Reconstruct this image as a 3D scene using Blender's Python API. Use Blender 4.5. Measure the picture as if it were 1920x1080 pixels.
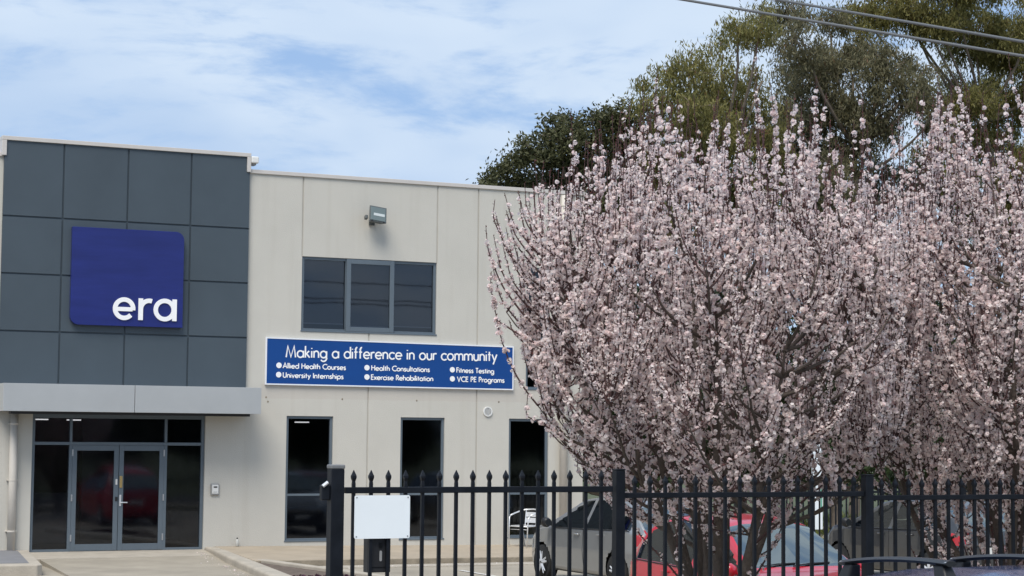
import bpy, math, random, re
import numpy as np
from mathutils import Vector, Matrix
PI = math.pi
scene = bpy.context.scene
COL = scene.collection
for o in list(bpy.data.objects):
    bpy.data.objects.remove(o)

# ------------------------------------------------------------------ camera
CAM = Vector((-7.3296, -37.7442, 2.3553))
PITCH, ROLL, YAW = 0.07611, 0.008626, 0.43524
cam_data = bpy.data.cameras.new("camera")
cam_data.sensor_width = 36.0
cam_data.lens = 3600.0 / 1920.0 * 36.0
cam_data.clip_end = 3000.0
cam = bpy.data.objects.new("camera", cam_data)
COL.objects.link(cam)
_fw = Vector((math.sin(YAW) * math.cos(PITCH), math.cos(YAW) * math.cos(PITCH), math.sin(PITCH)))
_r0 = Vector((math.cos(YAW), -math.sin(YAW), 0))
_u0 = _r0.cross(_fw)
_R = _r0 * math.cos(ROLL) + _u0 * math.sin(ROLL)
_U = -_r0 * math.sin(ROLL) + _u0 * math.cos(ROLL)
cam.matrix_world = Matrix(((_R.x, _U.x, -_fw.x, CAM.x), (_R.y, _U.y, -_fw.y, CAM.y), (_R.z, _U.z, -_fw.z, CAM.z), (0, 0, 0, 1)))
scene.camera = cam

# ------------------------------------------------------------------ sky, sun, exposure
TO_SUN = Vector((-0.42, -0.50, 0.95)).normalized()
SUN_EL = math.asin(TO_SUN.z)
SUN_ROT = math.atan2(TO_SUN.x, TO_SUN.y)
world = bpy.data.worlds.new("World")
scene.world = world
world.use_nodes = True
nt = world.node_tree
nt.nodes.clear()
def wn(t, **kw):
    n = nt.nodes.new(t)
    for k, v in kw.items():
        setattr(n, k, v)
    return n
w_out = wn("ShaderNodeOutputWorld")
w_bg = wn("ShaderNodeBackground")
w_bg.inputs["Strength"].default_value = 0.108
w_sky = wn("ShaderNodeTexSky", sky_type='NISHITA', sun_disc=False)
w_sky.sun_elevation = SUN_EL
w_sky.sun_rotation = SUN_ROT
w_sky.air_density = 1.0
w_sky.dust_density = 0.6
w_tc = wn("ShaderNodeTexCoord")
def cloud_noise(scale, stretch, detail, rough, dist, loc):
    m = wn("ShaderNodeMapping")
    m.inputs["Scale"].default_value = stretch
    m.inputs["Location"].default_value = loc
    m.inputs["Rotation"].default_value = (0.0, 0.10, 0.0)
    n = wn("ShaderNodeTexNoise")
    n.inputs["Scale"].default_value = scale
    n.inputs["Detail"].default_value = detail
    n.inputs["Roughness"].default_value = rough
    n.inputs["Distortion"].default_value = dist
    nt.links.new(w_tc.outputs["Generated"], m.inputs["Vector"])
    nt.links.new(m.outputs["Vector"], n.inputs["Vector"])
    return n
def ramp(src, a, b):
    r = wn("ShaderNodeMapRange", interpolation_type='SMOOTHSTEP')
    r.inputs["From Min"].default_value = a
    r.inputs["From Max"].default_value = b
    nt.links.new(src, r.inputs["Value"])
    return r.outputs["Result"]
n1 = cloud_noise(6.5, (1, 1, 3.2), 9, 0.58, 0.4, (3.1, 1.7, 0.35))
n2 = cloud_noise(20.0, (1, 1, 3.6), 6, 0.6, 0.3, (0.4, 5.2, 1.0))
n3 = cloud_noise(3.5, (1, 1, 3.0), 4, 0.5, 0.2, (7.0, 2.2, 4.0))
w_add = wn("ShaderNodeMath", operation='MULTIPLY_ADD')
nt.links.new(n2.outputs["Fac"], w_add.inputs[0])
w_add.inputs[1].default_value = 0.45
nt.links.new(n1.outputs["Fac"], w_add.inputs[2])
cl = ramp(w_add.outputs[0], 0.56, 0.80)
w_cc = wn("ShaderNodeMix", data_type='RGBA')
w_cc.inputs[6].default_value = (3.9, 5.1, 6.9, 1)
w_cc.inputs[7].default_value = (5.2, 6.2, 7.5, 1)
nt.links.new(ramp(n3.outputs["Fac"], 0.38, 0.62), w_cc.inputs[0])
w_hz = wn("ShaderNodeMix", data_type='RGBA')
w_hz.inputs[0].default_value = 0.75
w_hz.inputs[7].default_value = (2.75, 4.2, 6.8, 1)
nt.links.new(w_sky.outputs[0], w_hz.inputs[6])
w_mix = wn("ShaderNodeMix", data_type='RGBA')
nt.links.new(cl, w_mix.inputs[0])
nt.links.new(w_hz.outputs[2], w_mix.inputs[6])
nt.links.new(w_cc.outputs[2], w_mix.inputs[7])
nt.links.new(w_mix.outputs[2], w_bg.inputs["Color"])
nt.links.new(w_bg.outputs[0], w_out.inputs[0])

sun_d = bpy.data.lights.new("sun", 'SUN')
sun_d.energy = 3.1
sun_d.angle = math.radians(32)
sun_d.color = (1.0, 0.94, 0.85)
sun = bpy.data.objects.new("sun", sun_d)
COL.objects.link(sun)
sun.rotation_euler = TO_SUN.to_track_quat('Z', 'Y').to_euler()

scene.render.engine = 'CYCLES'
scene.view_settings.view_transform = 'Standard'
scene.view_settings.look = 'None'
scene.view_settings.exposure = 0.24
scene.view_settings.gamma = 1.0
scene.cycles.max_bounces = 8
scene.cycles.transparent_max_bounces = 16

# ------------------------------------------------------------------ materials
MATS = {}
def mat(name, color, rough=0.6, metal=0.0, var=0.0, vscale=3.0, bump=0.0, bscale=40.0, spec=0.5, coat=0.0, color2=None, stretch=(1, 1, 1), rvar=0.0):
    if name in MATS:
        return MATS[name]
    m = bpy.data.materials.new(name)
    m.use_nodes = True
    t = m.node_tree
    b = t.nodes["Principled BSDF"]
    b.inputs["Base Color"].default_value = (*color, 1)
    b.inputs["Roughness"].default_value = rough
    b.inputs["Metallic"].default_value = metal
    b.inputs["Specular IOR Level"].default_value = spec
    b.inputs["Coat Weight"].default_value = coat
    b.inputs["Coat Roughness"].default_value = 0.05
    tc = t.nodes.new("ShaderNodeTexCoord")
    mp = t.nodes.new("ShaderNodeMapping")
    mp.inputs["Scale"].default_value = stretch
    t.links.new(tc.outputs["Object"], mp.inputs["Vector"])
    if var > 0 or color2:
        n = t.nodes.new("ShaderNodeTexNoise")
        n.inputs["Scale"].default_value = vscale
        n.inputs["Detail"].default_value = 7
        n.inputs["Roughness"].default_value = 0.62
        t.links.new(mp.outputs[0], n.inputs["Vector"])
        mx = t.nodes.new("ShaderNodeMix"); mx.data_type = 'RGBA'
        rg = t.nodes.new("ShaderNodeMapRange")
        rg.inputs["From Min"].default_value = 0.3
        rg.inputs["From Max"].default_value = 0.7
        t.links.new(n.outputs["Fac"], rg.inputs["Value"])
        t.links.new(rg.outputs[0], mx.inputs[0])
        if color2:
            mx.inputs[6].default_value = (*color, 1)
            mx.inputs[7].default_value = (*color2, 1)
        else:
            mx.inputs[6].default_value = (*[c * (1 - var) for c in color], 1)
            mx.inputs[7].default_value = (*[min(1, c * (1 + var)) for c in color], 1)
        t.links.new(mx.outputs[2], b.inputs["Base Color"])
        if rvar > 0:
            rr = t.nodes.new("ShaderNodeMapRange")
            rr.inputs["To Min"].default_value = max(0, rough - rvar)
            rr.inputs["To Max"].default_value = min(1, rough + rvar)
            t.links.new(n.outputs["Fac"], rr.inputs["Value"])
            t.links.new(rr.outputs[0], b.inputs["Roughness"])
    if bump > 0:
        n2 = t.nodes.new("ShaderNodeTexNoise")
        n2.inputs["Scale"].default_value = bscale
        n2.inputs["Detail"].default_value = 6
        t.links.new(tc.outputs["Object"], n2.inputs["Vector"])
        bp = t.nodes.new("ShaderNodeBump")
        bp.inputs["Strength"].default_value = bump
        bp.inputs["Distance"].default_value = 0.02
        t.links.new(n2.outputs["Fac"], bp.inputs["Height"])
        t.links.new(bp.outputs[0], b.inputs["Normal"])
    MATS[name] = m
    return m

def glass(name, tint, fac, wob=0.02, gcol=(0.9, 0.95, 1.0), ior=1.5, rough=0.015):
    m = bpy.data.materials.new(name)
    m.use_nodes = True
    t = m.node_tree
    t.nodes.clear()
    out = t.nodes.new("ShaderNodeOutputMaterial")
    tr = t.nodes.new("ShaderNodeBsdfTransparent")
    tr.inputs[0].default_value = (*tint, 1)
    gl = t.nodes.new("ShaderNodeBsdfGlossy")
    gl.inputs["Color"].default_value = (*gcol, 1)
    gl.inputs["Roughness"].default_value = rough
    fr = t.nodes.new("ShaderNodeFresnel")
    fr.inputs["IOR"].default_value = ior
    ad = t.nodes.new("ShaderNodeMath"); ad.operation = 'ADD'; ad.use_clamp = True
    ad.inputs[1].default_value = fac
    mx = t.nodes.new("ShaderNodeMixShader")
    t.links.new(fr.outputs[0], ad.inputs[0])
    t.links.new(ad.outputs[0], mx.inputs[0])
    t.links.new(tr.outputs[0], mx.inputs[1])
    t.links.new(gl.outputs[0], mx.inputs[2])
    t.links.new(mx.outputs[0], out.inputs[0])
    if wob > 0:
        tc = t.nodes.new("ShaderNodeTexCoord")
        n = t.nodes.new("ShaderNodeTexNoise")
        n.inputs["Scale"].default_value = 1.3
        n.inputs["Detail"].default_value = 1
        t.links.new(tc.outputs["Object"], n.inputs["Vector"])
        bp = t.nodes.new("ShaderNodeBump")
        bp.inputs["Strength"].default_value = wob
        bp.inputs["Distance"].default_value = 0.1
        t.links.new(n.outputs["Fac"], bp.inputs["Height"])
        t.links.new(bp.outputs[0], gl.inputs["Normal"])
        t.links.new(bp.outputs[0], fr.inputs["Normal"])
    return m

def leaf_mat(name, c_dark, c_light, trans=0.35, rough=0.55, warm=None):
    """foliage / petals: every leaf has its own shade of the plant's colour (face attribute 'rnd')"""
    m = bpy.data.materials.new(name)
    m.use_nodes = True
    t = m.node_tree
    t.nodes.clear()
    out = t.nodes.new("ShaderNodeOutputMaterial")
    at = t.nodes.new("ShaderNodeAttribute"); at.attribute_name = "rnd"
    cr = t.nodes.new("ShaderNodeValToRGB")
    cr.color_ramp.elements[0].color = (*c_dark, 1)
    cr.color_ramp.elements[1].color = (*c_light, 1)
    if warm:
        e = cr.color_ramp.elements.new(0.93); e.color = (*c_light, 1)
        cr.color_ramp.elements[-1].color = (*warm, 1)
    t.links.new(at.outputs["Fac"], cr.inputs[0])
    pb = t.nodes.new("ShaderNodeBsdfPrincipled")
    pb.inputs["Roughness"].default_value = rough
    pb.inputs["Specular IOR Level"].default_value = 0.3
    tl = t.nodes.new("ShaderNodeBsdfTranslucent")
    mx = t.nodes.new("ShaderNodeMixShader")
    mx.inputs[0].default_value = trans
    t.links.new(cr.outputs[0], pb.inputs["Base Color"])
    t.links.new(cr.outputs[0], tl.inputs[0])
    t.links.new(pb.outputs[0], mx.inputs[1])
    t.links.new(tl.outputs[0], mx.inputs[2])
    t.links.new(mx.outputs[0], out.inputs[0])
    return m

# rendered tilt-up concrete wall: grain, faint runs of dirt below the coping and a paler/pinker repaired band
def wall_mat():
    m = mat("painted_concrete", (0.53, 0.512, 0.462), 0.85, var=0.035, vscale=1.1, bump=0.25, bscale=55.0)
    t = m.node_tree
    b = t.nodes["Principled BSDF"]
    src = b.inputs["Base Color"].links[0].from_socket
    tc = t.nodes.new("ShaderNodeTexCoord")
    mp = t.nodes.new("ShaderNodeMapping"); mp.inputs["Scale"].default_value = (4.3, 4.3, 0.22)
    t.links.new(tc.outputs["Object"], mp.inputs[0])
    n = t.nodes.new("ShaderNodeTexNoise"); n.inputs["Scale"].default_value = 1.0; n.inputs["Detail"].default_value = 6
    t.links.new(mp.outputs[0], n.inputs["Vector"])
    r = t.nodes.new("ShaderNodeMapRange"); r.inputs["From Min"].default_value = 0.52; r.inputs["From Max"].default_value = 0.85
    r.inputs["To Max"].default_value = 0.55
    t.links.new(n.outputs["Fac"], r.inputs["Value"])
    m1 = t.nodes.new("ShaderNodeMix"); m1.data_type = 'RGBA'
    m1.inputs[7].default_value = (0.44, 0.415, 0.36, 1)
    t.links.new(r.outputs[0], m1.inputs[0]); t.links.new(src, m1.inputs[6])
    # band where an older sign was fixed (z 3.05 .. 3.33)
    sp = t.nodes.new("ShaderNodeSeparateXYZ"); t.links.new(tc.outputs["Object"], sp.inputs[0])
    nw = t.nodes.new("ShaderNodeTexNoise"); nw.inputs["Scale"].default_value = 5.0
    t.links.new(tc.outputs["Object"], nw.inputs["Vector"])
    za = t.nodes.new("ShaderNodeMath"); za.operation = 'MULTIPLY_ADD'; za.inputs[1].default_value = 0.05
    t.links.new(nw.outputs["Fac"], za.inputs[0]); t.links.new(sp.outputs[2], za.inputs[2])
    c1 = t.nodes.new("ShaderNodeMath"); c1.operation = 'COMPARE'; c1.inputs[1].default_value = 3.225; c1.inputs[2].default_value = 0.15
    t.links.new(za.outputs[0], c1.inputs[0])
    c2 = t.nodes.new("ShaderNodeMath"); c2.operation = 'GREATER_THAN'; c2.inputs[1].default_value = 4.6
    t.links.new(sp.outputs[0], c2.inputs[0])
    c3 = t.nodes.new("ShaderNodeMath"); c3.operation = 'MULTIPLY'
    t.links.new(c1.outputs[0], c3.inputs[0]); t.links.new(c2.outputs[0], c3.inputs[1])
    c4 = t.nodes.new("ShaderNodeMath"); c4.operation = 'MULTIPLY'; c4.inputs[1].default_value = 0.35
    t.links.new(c3.outputs[0], c4.inputs[0])
    m2 = t.nodes.new("ShaderNodeMix"); m2.data_type = 'RGBA'; m2.inputs[7].default_value = (0.48, 0.43, 0.385, 1)
    t.links.new(c4.outputs[0], m2.inputs[0]); t.links.new(m1.outputs[2], m2.inputs[6])
    t.links.new(m2.outputs[2], b.inputs["Base Color"])
    return m
M_WALL = wall_mat()
M_CLAD = mat("slate_blue_cladding", (0.054, 0.074, 0.092), 0.5, var=0.11, vscale=0.6, bump=0.10, bscale=120)
M_COPING = mat("cream_coping", (0.55, 0.52, 0.49), 0.5, var=0.04, vscale=2)
M_CANOPY = mat("silver_canopy_sheet", (0.45, 0.465, 0.47), 0.42, metal=0.3, var=0.05, vscale=1.0)
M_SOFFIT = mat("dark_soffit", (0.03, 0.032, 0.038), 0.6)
M_FRAME = mat("grey_blue_aluminium", (0.125, 0.157, 0.187), 0.45, metal=0.2, var=0.04)
M_ROOM = mat("dim_room_surface", (0.26, 0.255, 0.265), 0.9, var=0.3, vscale=0.8)
M_BLIND = mat("charcoal_blind_cloth", (0.085, 0.088, 0.105), 0.9, var=0.05)
M_BLINDBAR = mat("blind_bottom_rail", (0.35, 0.37, 0.4), 0.5)
M_GLASS = glass("tinted_window_glass", (0.34, 0.36, 0.42), 0.022, wob=0.014, gcol=(0.86, 0.91, 1.0), rough=0.045)
M_GLASS_UP = glass("tinted_upper_glass", (0.55, 0.57, 0.62), 0.035, wob=0.006, rough=0.02)
M_LOGO = mat("royal_blue_panel", (0.017, 0.026, 0.155), 0.22, var=0.16, vscale=1.6, stretch=(0.45, 1, 3.0), spec=0.35)
M_WHITE = mat("white_letter_acrylic", (0.9, 0.9, 0.9), 0.35)
M_SIGNBLUE = mat("banner_blue", (0.007, 0.058, 0.24), 0.5, var=0.05, vscale=1.5, spec=0.25)
M_SIGNEDGE = mat("white_sign_frame", (0.78, 0.80, 0.84), 0.4)
M_PIPE = mat("cream_downpipe", (0.58, 0.54, 0.48), 0.55, var=0.05)
M_STEEL = mat("black_powder_coat", (0.0065, 0.0085, 0.013), 0.5, var=0.35, vscale=7, spec=0.25, rvar=0.12)
M_PLATE = mat("white_enamel_plate", (0.84, 0.89, 0.92), 0.35, var=0.015, vscale=4)
M_GALV = mat("galvanised_metal", (0.45, 0.46, 0.47), 0.4, metal=0.7, var=0.15, vscale=20)
M_ALU = mat("polished_aluminium", (0.75, 0.76, 0.78), 0.3, metal=0.5)
M_LAMPBODY = mat("grey_lamp_housing", (0.095, 0.105, 0.105), 0.45, metal=0.3)
M_BLACK = mat("black_plastic", (0.012, 0.012, 0.014), 0.5)
M_PLASTIC = mat("white_plastic", (0.72, 0.72, 0.70), 0.45)
M_GREYPL = mat("grey_plastic", (0.28, 0.28, 0.28), 0.5)
M_BRASS = mat("brass", (0.55, 0.40, 0.17), 0.35, metal=0.7)
M_CONC = mat("kerb_concrete", (0.40, 0.36, 0.30), 0.9, var=0.14, vscale=2.5, bump=0.4, bscale=35)
M_PATH = mat("footpath_concrete", (0.37, 0.31, 0.235), 0.9, var=0.12, vscale=1.6, bump=0.3, bscale=30)
M_YARD = mat("weathered_yard_concrete", (0.32, 0.285, 0.23), 0.92, var=0.2, vscale=0.8, bump=0.4, bscale=50)
M_SLABTOP = mat("grey_slab_coating", (0.19, 0.19, 0.20), 0.85, var=0.1, vscale=2, bump=0.2)
M_KERBFACE = mat("stained_kerb_face", (0.24, 0.205, 0.155), 0.95, var=0.3, vscale=4, bump=0.5, bscale=30)
M_SOIL = mat("garden_soil", (0.13, 0.10, 0.08), 1.0, var=0.35, vscale=9, bump=0.9, bscale=25)
M_PAINT = mat("white_line_paint", (0.62, 0.60, 0.56), 0.8, var=0.15, vscale=6)
M_ASPH = mat("road_asphalt", (0.05, 0.05, 0.052), 0.9, var=0.2, vscale=4, bump=0.5, bscale=80)
M_VERGE = mat("verge_ground", (0.10, 0.095, 0.055), 1.0, color2=(0.05, 0.08, 0.03), vscale=1.5, bump=0.8, bscale=20)
M_BARK = mat("plum_bark", (0.105, 0.083, 0.068), 0.9, var=0.35, vscale=14, bump=0.8, bscale=40, stretch=(1, 1, 0.3))
M_TWIG = mat("plum_twig", (0.070, 0.036, 0.034), 0.8)
M_GUMBARK = mat("gum_bark", (0.20, 0.16, 0.125), 0.85, var=0.35, vscale=4, bump=0.5, bscale=15)
M_PETAL = leaf_mat("plum_blossom", (0.86, 0.70, 0.69), (0.97, 0.92, 0.895), trans=0.5, rough=0.8, warm=(0.93, 0.72, 0.72))
M_BUD = leaf_mat("red_bud_and_leaf", (0.055, 0.016, 0.018), (0.16, 0.05, 0.045), trans=0.2)
M_GUM = leaf_mat("gum_leaf", (0.095, 0.095, 0.032), (0.37, 0.335, 0.12), trans=0.5, warm=(0.22, 0.13, 0.06))
M_GUM2 = leaf_mat("grey_gum_leaf", (0.085, 0.083, 0.048), (0.29, 0.265, 0.15), trans=0.45, warm=(0.19, 0.11, 0.06))
M_DARKLEAF = leaf_mat("dark_leaf", (0.034, 0.040, 0.017), (0.145, 0.145, 0.064), trans=0.25)
M_HEDGE = leaf_mat("shrub_leaf", (0.014, 0.028, 0.01), (0.055, 0.085, 0.03), trans=0.3)
M_GRASS = leaf_mat("grass_blade", (0.07, 0.10, 0.02), (0.22, 0.24, 0.06), trans=0.3)
M_PURPLE = leaf_mat("purple_ground_leaf", (0.03, 0.008, 0.02), (0.10, 0.03, 0.06), trans=0.2)
def emit(name, col, s):
    m = bpy.data.materials.new(name); m.use_nodes = True
    b = m.node_tree.nodes["Principled BSDF"]
    b.inputs["Base Color"].default_value = (*col, 1)
    b.inputs["Emission Color"].default_value = (*col, 1)
    b.inputs["Emission Strength"].default_value = s
    return m
M_TUBE = emit("lit_ceiling_lamp", (1.0, 0.96, 0.86), 1.6)

# ------------------------------------------------------------------ object helpers
def tag(o, label=None, cat=None, group=None, kind=None):
    if label: o["label"] = label
    if cat: o["category"] = cat
    if group: o["group"] = group
    if kind: o["kind"] = kind
    return o
def thing(name, label, cat, loc=(0, 0, 0), rz=0.0, group=None):
    o = bpy.data.objects.new(name, None)
    COL.objects.link(o)
    o.location = loc
    o.rotation_euler = (0, 0, rz)
    o.empty_display_size = 0.2
    return tag(o, label, cat, group)
def link_mesh(name, me, m, parent=None, loc=None):
    o = bpy.data.objects.new(name, me)
    COL.objects.link(o)
    if m: me.materials.append(m)
    if parent: o.parent = parent
    if loc: o.location = loc
    return o
def copy_of(o, parent=None, loc=None):
    c = o.copy()
    COL.objects.link(c)
    if parent: c.parent = parent
    if loc: c.location = loc
    return c

class MB:
    def __init__(s): s.v = []; s.f = []
    def add(s, vs, fs):
        k = len(s.v); s.v += [tuple(p) for p in vs]; s.f += [tuple(i + k for i in f) for f in fs]; return s
    def box(s, x0, y0, z0, x1, y1, z1):
        return s.add([(x0, y0, z0), (x1, y0, z0), (x1, y1, z0), (x0, y1, z0), (x0, y0, z1), (x1, y0, z1), (x1, y1, z1), (x0, y1, z1)],
                     [(0, 3, 2, 1), (4, 5, 6, 7), (0, 1, 5, 4), (1, 2, 6, 5), (2, 3, 7, 6), (3, 0, 4, 7)])
    def hexa(s, b, t):
        return s.add(list(b) + list(t), [(0, 3, 2, 1), (4, 5, 6, 7), (0, 1, 5, 4), (1, 2, 6, 5), (2, 3, 7, 6), (3, 0, 4, 7)])
    def prism(s, poly, y0, y1):
        """polygon in x,z (counter-clockwise seen from -y) extruded from y0 (front) to y1"""
        n = len(poly)
        vs = [(x, y0, z) for x, z in poly] + [(x, y1, z) for x, z in poly]
        fs = [tuple(range(n)), tuple(range(2 * n - 1, n - 1, -1))]
        for i in range(n):
            j = (i + 1) % n
            fs.append((i, i + n, j + n, j))
        return s.add(vs, fs)
    def slab(s, poly, z0, z1):
        n = len(poly)
        zt = z1 if isinstance(z1, (list, tuple)) else [z1] * n
        vs = [(x, y, z0) for x, y in poly] + [(p[0], p[1], zt[i]) for i, p in enumerate(poly)]
        fs = [tuple(range(n - 1, -1, -1)), tuple(range(n, 2 * n))]
        for i in range(n):
            j = (i + 1) % n
            fs.append((i, j, j + n, i + n))
        return s.add(vs, fs)
    def tube(s, pts, rad, n=8, cap=True):
        pts = [Vector(p) for p in pts]
        if not isinstance(rad, (list, tuple)): rad = [rad] * len(pts)
        k = len(s.v)
        up = Vector((0.013, 0.021, 1.0))
        prev = None
        for i, p in enumerate(pts):
            d = (pts[min(i + 1, len(pts) - 1)] - pts[max(i - 1, 0)])
            if d.length < 1e-9: d = Vector((0, 0, 1))
            d.normalize()
            if prev is None:
                a = d.cross(Vector((1, 0, 0)) if abs(d.z) > 0.8 else up).normalized()
            else:
                a = (prev - d * prev.dot(d)).normalized()
            prev = a
            b = d.cross(a)
            for j in range(n):
                t = 2 * PI * j / n
                s.v.append(tuple(p + (a * math.cos(t) + b * math.sin(t)) * rad[i]))
        for i in range(len(pts) - 1):
            for j in range(n):
                j2 = (j + 1) % n
                s.f.append((k + i * n + j, k + i * n + j2, k + (i + 1) * n + j2, k + (i + 1) * n + j))
        if cap:
            s.f.append(tuple(k + j for j in range(n - 1, -1, -1)))
            e = k + (len(pts) - 1) * n
            s.f.append(tuple(e + j for j in range(n)))
        return s
    def build(s, name, m, parent=None, smooth=False, bevel=0.0, loc=None, seg=2):
        me = bpy.data.meshes.new(name)
        me.from_pydata(s.v, [], s.f)
        me.update()
        if smooth:
            me.polygons.foreach_set("use_smooth", [True] * len(me.polygons))
        o = link_mesh(name, me, m, parent, loc)
        if bevel > 0:
            b = o.modifiers.new("bevel", 'BEVEL')
            b.width = bevel; b.segments = seg; b.limit_method = 'ANGLE'; b.angle_limit = math.radians(40)
            b.harden_normals = False
        return o

def fast_mesh(name, V, F, m, parent=None, rnd=None, smooth=False, loc=None):
    """V (n,3) float, F (k,c) int arrays -> one mesh object, optional per-face random value"""
    me = bpy.data.meshes.new(name)
    V = np.asarray(V, np.float32); F = np.asarray(F, np.int32)
    k, c = F.shape
    me.vertices.add(len(V)); me.vertices.foreach_set("co", V.ravel())
    me.loops.add(k * c); me.loops.foreach_set("vertex_index", F.ravel())
    me.polygons.add(k)
    me.polygons.foreach_set("loop_start", np.arange(0, k * c, c, dtype=np.int32))
    me.polygons.foreach_set("loop_total", np.full(k, c, np.int32))
    if smooth: me.polygons.foreach_set("use_smooth", np.ones(k, bool))
    me.update(calc_edges=True)
    if rnd is not None:
        a = me.attributes.new("rnd", 'FLOAT', 'FACE')
        a.data.foreach_set("value", np.asarray(rnd, np.float32))
    return link_mesh(name, me, m, parent, loc)

def unit(a):
    return a / np.maximum(np.linalg.norm(a, axis=1, keepdims=True), 1e-9)
def leaves(rng, C, A, length, width, curl=0.25):
    """diamond leaves: centre C, axis A (unit)"""
    n = len(C)
    r = rng.normal(size=(n, 3))
    B = unit(np.cross(A, r)); N = np.cross(A, B)
    L = (length * rng.uniform(0.7, 1.25, n))[:, None]; W = (width * rng.uniform(0.7, 1.25, n))[:, None]
    V = np.stack([C - A * L * .5, C + B * W * .5 + N * W * curl, C + A * L * .5, C - B * W * .5 + N * W * curl], 1).reshape(-1, 3)
    return V, np.arange(4 * n).reshape(n, 4)

def grid_wall(mb, xs, zs, depth, thick):
    """front wall on y=depth(cell); None = opening right through to y=thick"""
    nx, nz = len(xs) - 1, len(zs) - 1
    D = [[depth(0.5 * (xs[i] + xs[i + 1]), 0.5 * (zs[k] + zs[k + 1])) for k in range(nz)] for i in range(nx)]
    g = lambda i, k: D[i][k] if 0 <= i < nx and 0 <= k < nz else None
    val = lambda d: thick if d is None else d
    for i in range(nx):
        for k in range(nz):
            x0, x1, z0, z1 = xs[i], xs[i + 1], zs[k], zs[k + 1]
            d = D[i][k]
            if d is not None:
                mb.add([(x0, d, z0), (x1, d, z0), (x1, d, z1), (x0, d, z1)], [(0, 1, 2, 3)])
            for di, dk in ((1, 0), (0, 1)):
                if i + di >= nx or k + dk >= nz: continue
                a, b = val(d), val(g(i + di, k + dk))
                if abs(a - b) < 1e-6: continue
                if di:
                    q = [(x1, a, z0), (x1, b, z0), (x1, b, z1), (x1, a, z1)]
                else:
                    q = [(x0, a, z1), (x0, b, z1), (x1, b, z1), (x1, a, z1)]
                mb.add(q, [(0, 1, 2, 3)])
def breaks(vals):
    r = sorted(vals); o = [r[0]]
    for v in r[1:]:
        if v - o[-1] > 1e-4: o.append(v)
    return o

# ------------------------------------------------------------------ the setting: ground
YZ = -0.13
def sheet(name, x0, y0, x1, y1, z, m, kind='structure', nx=1, ny=1):
    b = MB()
    for i in range(nx):
        for j in range(ny):
            xa, xb = x0 + (x1 - x0) * i / nx, x0 + (x1 - x0) * (i + 1) / nx
            ya, yb = y0 + (y1 - y0) * j / ny, y0 + (y1 - y0) * (j + 1) / ny
            b.add([(xa, ya, z), (xb, ya, z), (xb, yb, z), (xa, yb, z)], [(0, 1, 2, 3)])
    return tag(b.build(name, m), kind=kind)
sheet("ground", -900, -900, 900, 900, -0.42, M_VERGE)
YL = -0.26      # the yard falls a little towards the street
yd = MB()
for (ya, za), (yb_, zb_) in zip([(-24.6, YL), (-15.0, YL), (-9.0, YZ - .012)], [(-15.0, YL), (-9.0, YZ - .012), (8.0, YZ - .004)]):
    yd.add([(-40, ya, za), (60, ya, za), (60, yb_, zb_), (-40, yb_, zb_)], [(0, 1, 2, 3)])
tag(yd.build("yard", M_YARD), kind='structure')
sheet("road", -120, -36.0, 120, -27.2, YZ - 0.004, M_ASPH)
sheet("street_footpath", -120, -26.9, 120, -25.3, YZ - 0.004, M_PATH)
tag(MB().box(-120, -25.3, -0.5, 120, -24.6, YZ - 0.004).build("verge", M_VERGE), kind='structure')
sheet("far_verge", -200, -95, 200, -36.0, YZ - 0.008, M_VERGE)
tag(MB().box(-120, -27.2, YZ - 0.2, 120, -26.95, YZ + 0.02).build("street_kerb", M_CONC, bevel=0.02), kind='structure')
# driveway falls gently away from the door
d = MB().slab([(-0.10, -2.6), (3.40, -2.6), (3.47, 0.10), (-0.02, 0.10)], -0.6, [YZ + 0.045, YZ + 0.045, 0.0, 0.0])
tag(d.build("driveway", M_YARD), kind='structure')
d = MB().slab([(-0.60, -9.5), (2.60, -9.5), (3.40, -2.6), (-0.10, -2.6)], -0.6, [YZ + 0.003, YZ + 0.003, YZ + 0.045, YZ + 0.045])
tag(d.build("driveway", M_YARD), kind='structure')
d = MB().slab([(-0.20, -1.35), (3.44, -1.25), (3.47, 0.10), (-0.02, 0.10)], -0.5, [-0.038, -0.036, 0.006, 0.006])
tag(d.build("door_apron", M_CONC), kind='structure')
# footpath in front of the wall with its kerb face
d = MB().slab([(3.45, -3.40), (12.6, -3.66), (12.6, 0.14), (3.70, 0.14)], -0.5, [0.0, -0.03, -0.035, 0.065])
tag(d.build("footpath", M_PATH, bevel=0.015), kind='structure')
d = MB().slab([(3.44, -3.43), (12.6, -3.69), (12.6, -3.60), (3.45, -3.34)], -0.5, [-0.012, -0.042, -0.036, -0.006])
tag(d.build("kerb", M_KERBFACE, bevel=0.01), kind='structure')
d = MB().slab([(4.6, -4.05), (12.6, -4.31), (12.6, -3.70), (3.44, -3.44)], -0.5, [YZ + 0.006] * 4)
tag(d.build("gutter", M_CONC), kind='structure')
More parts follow.
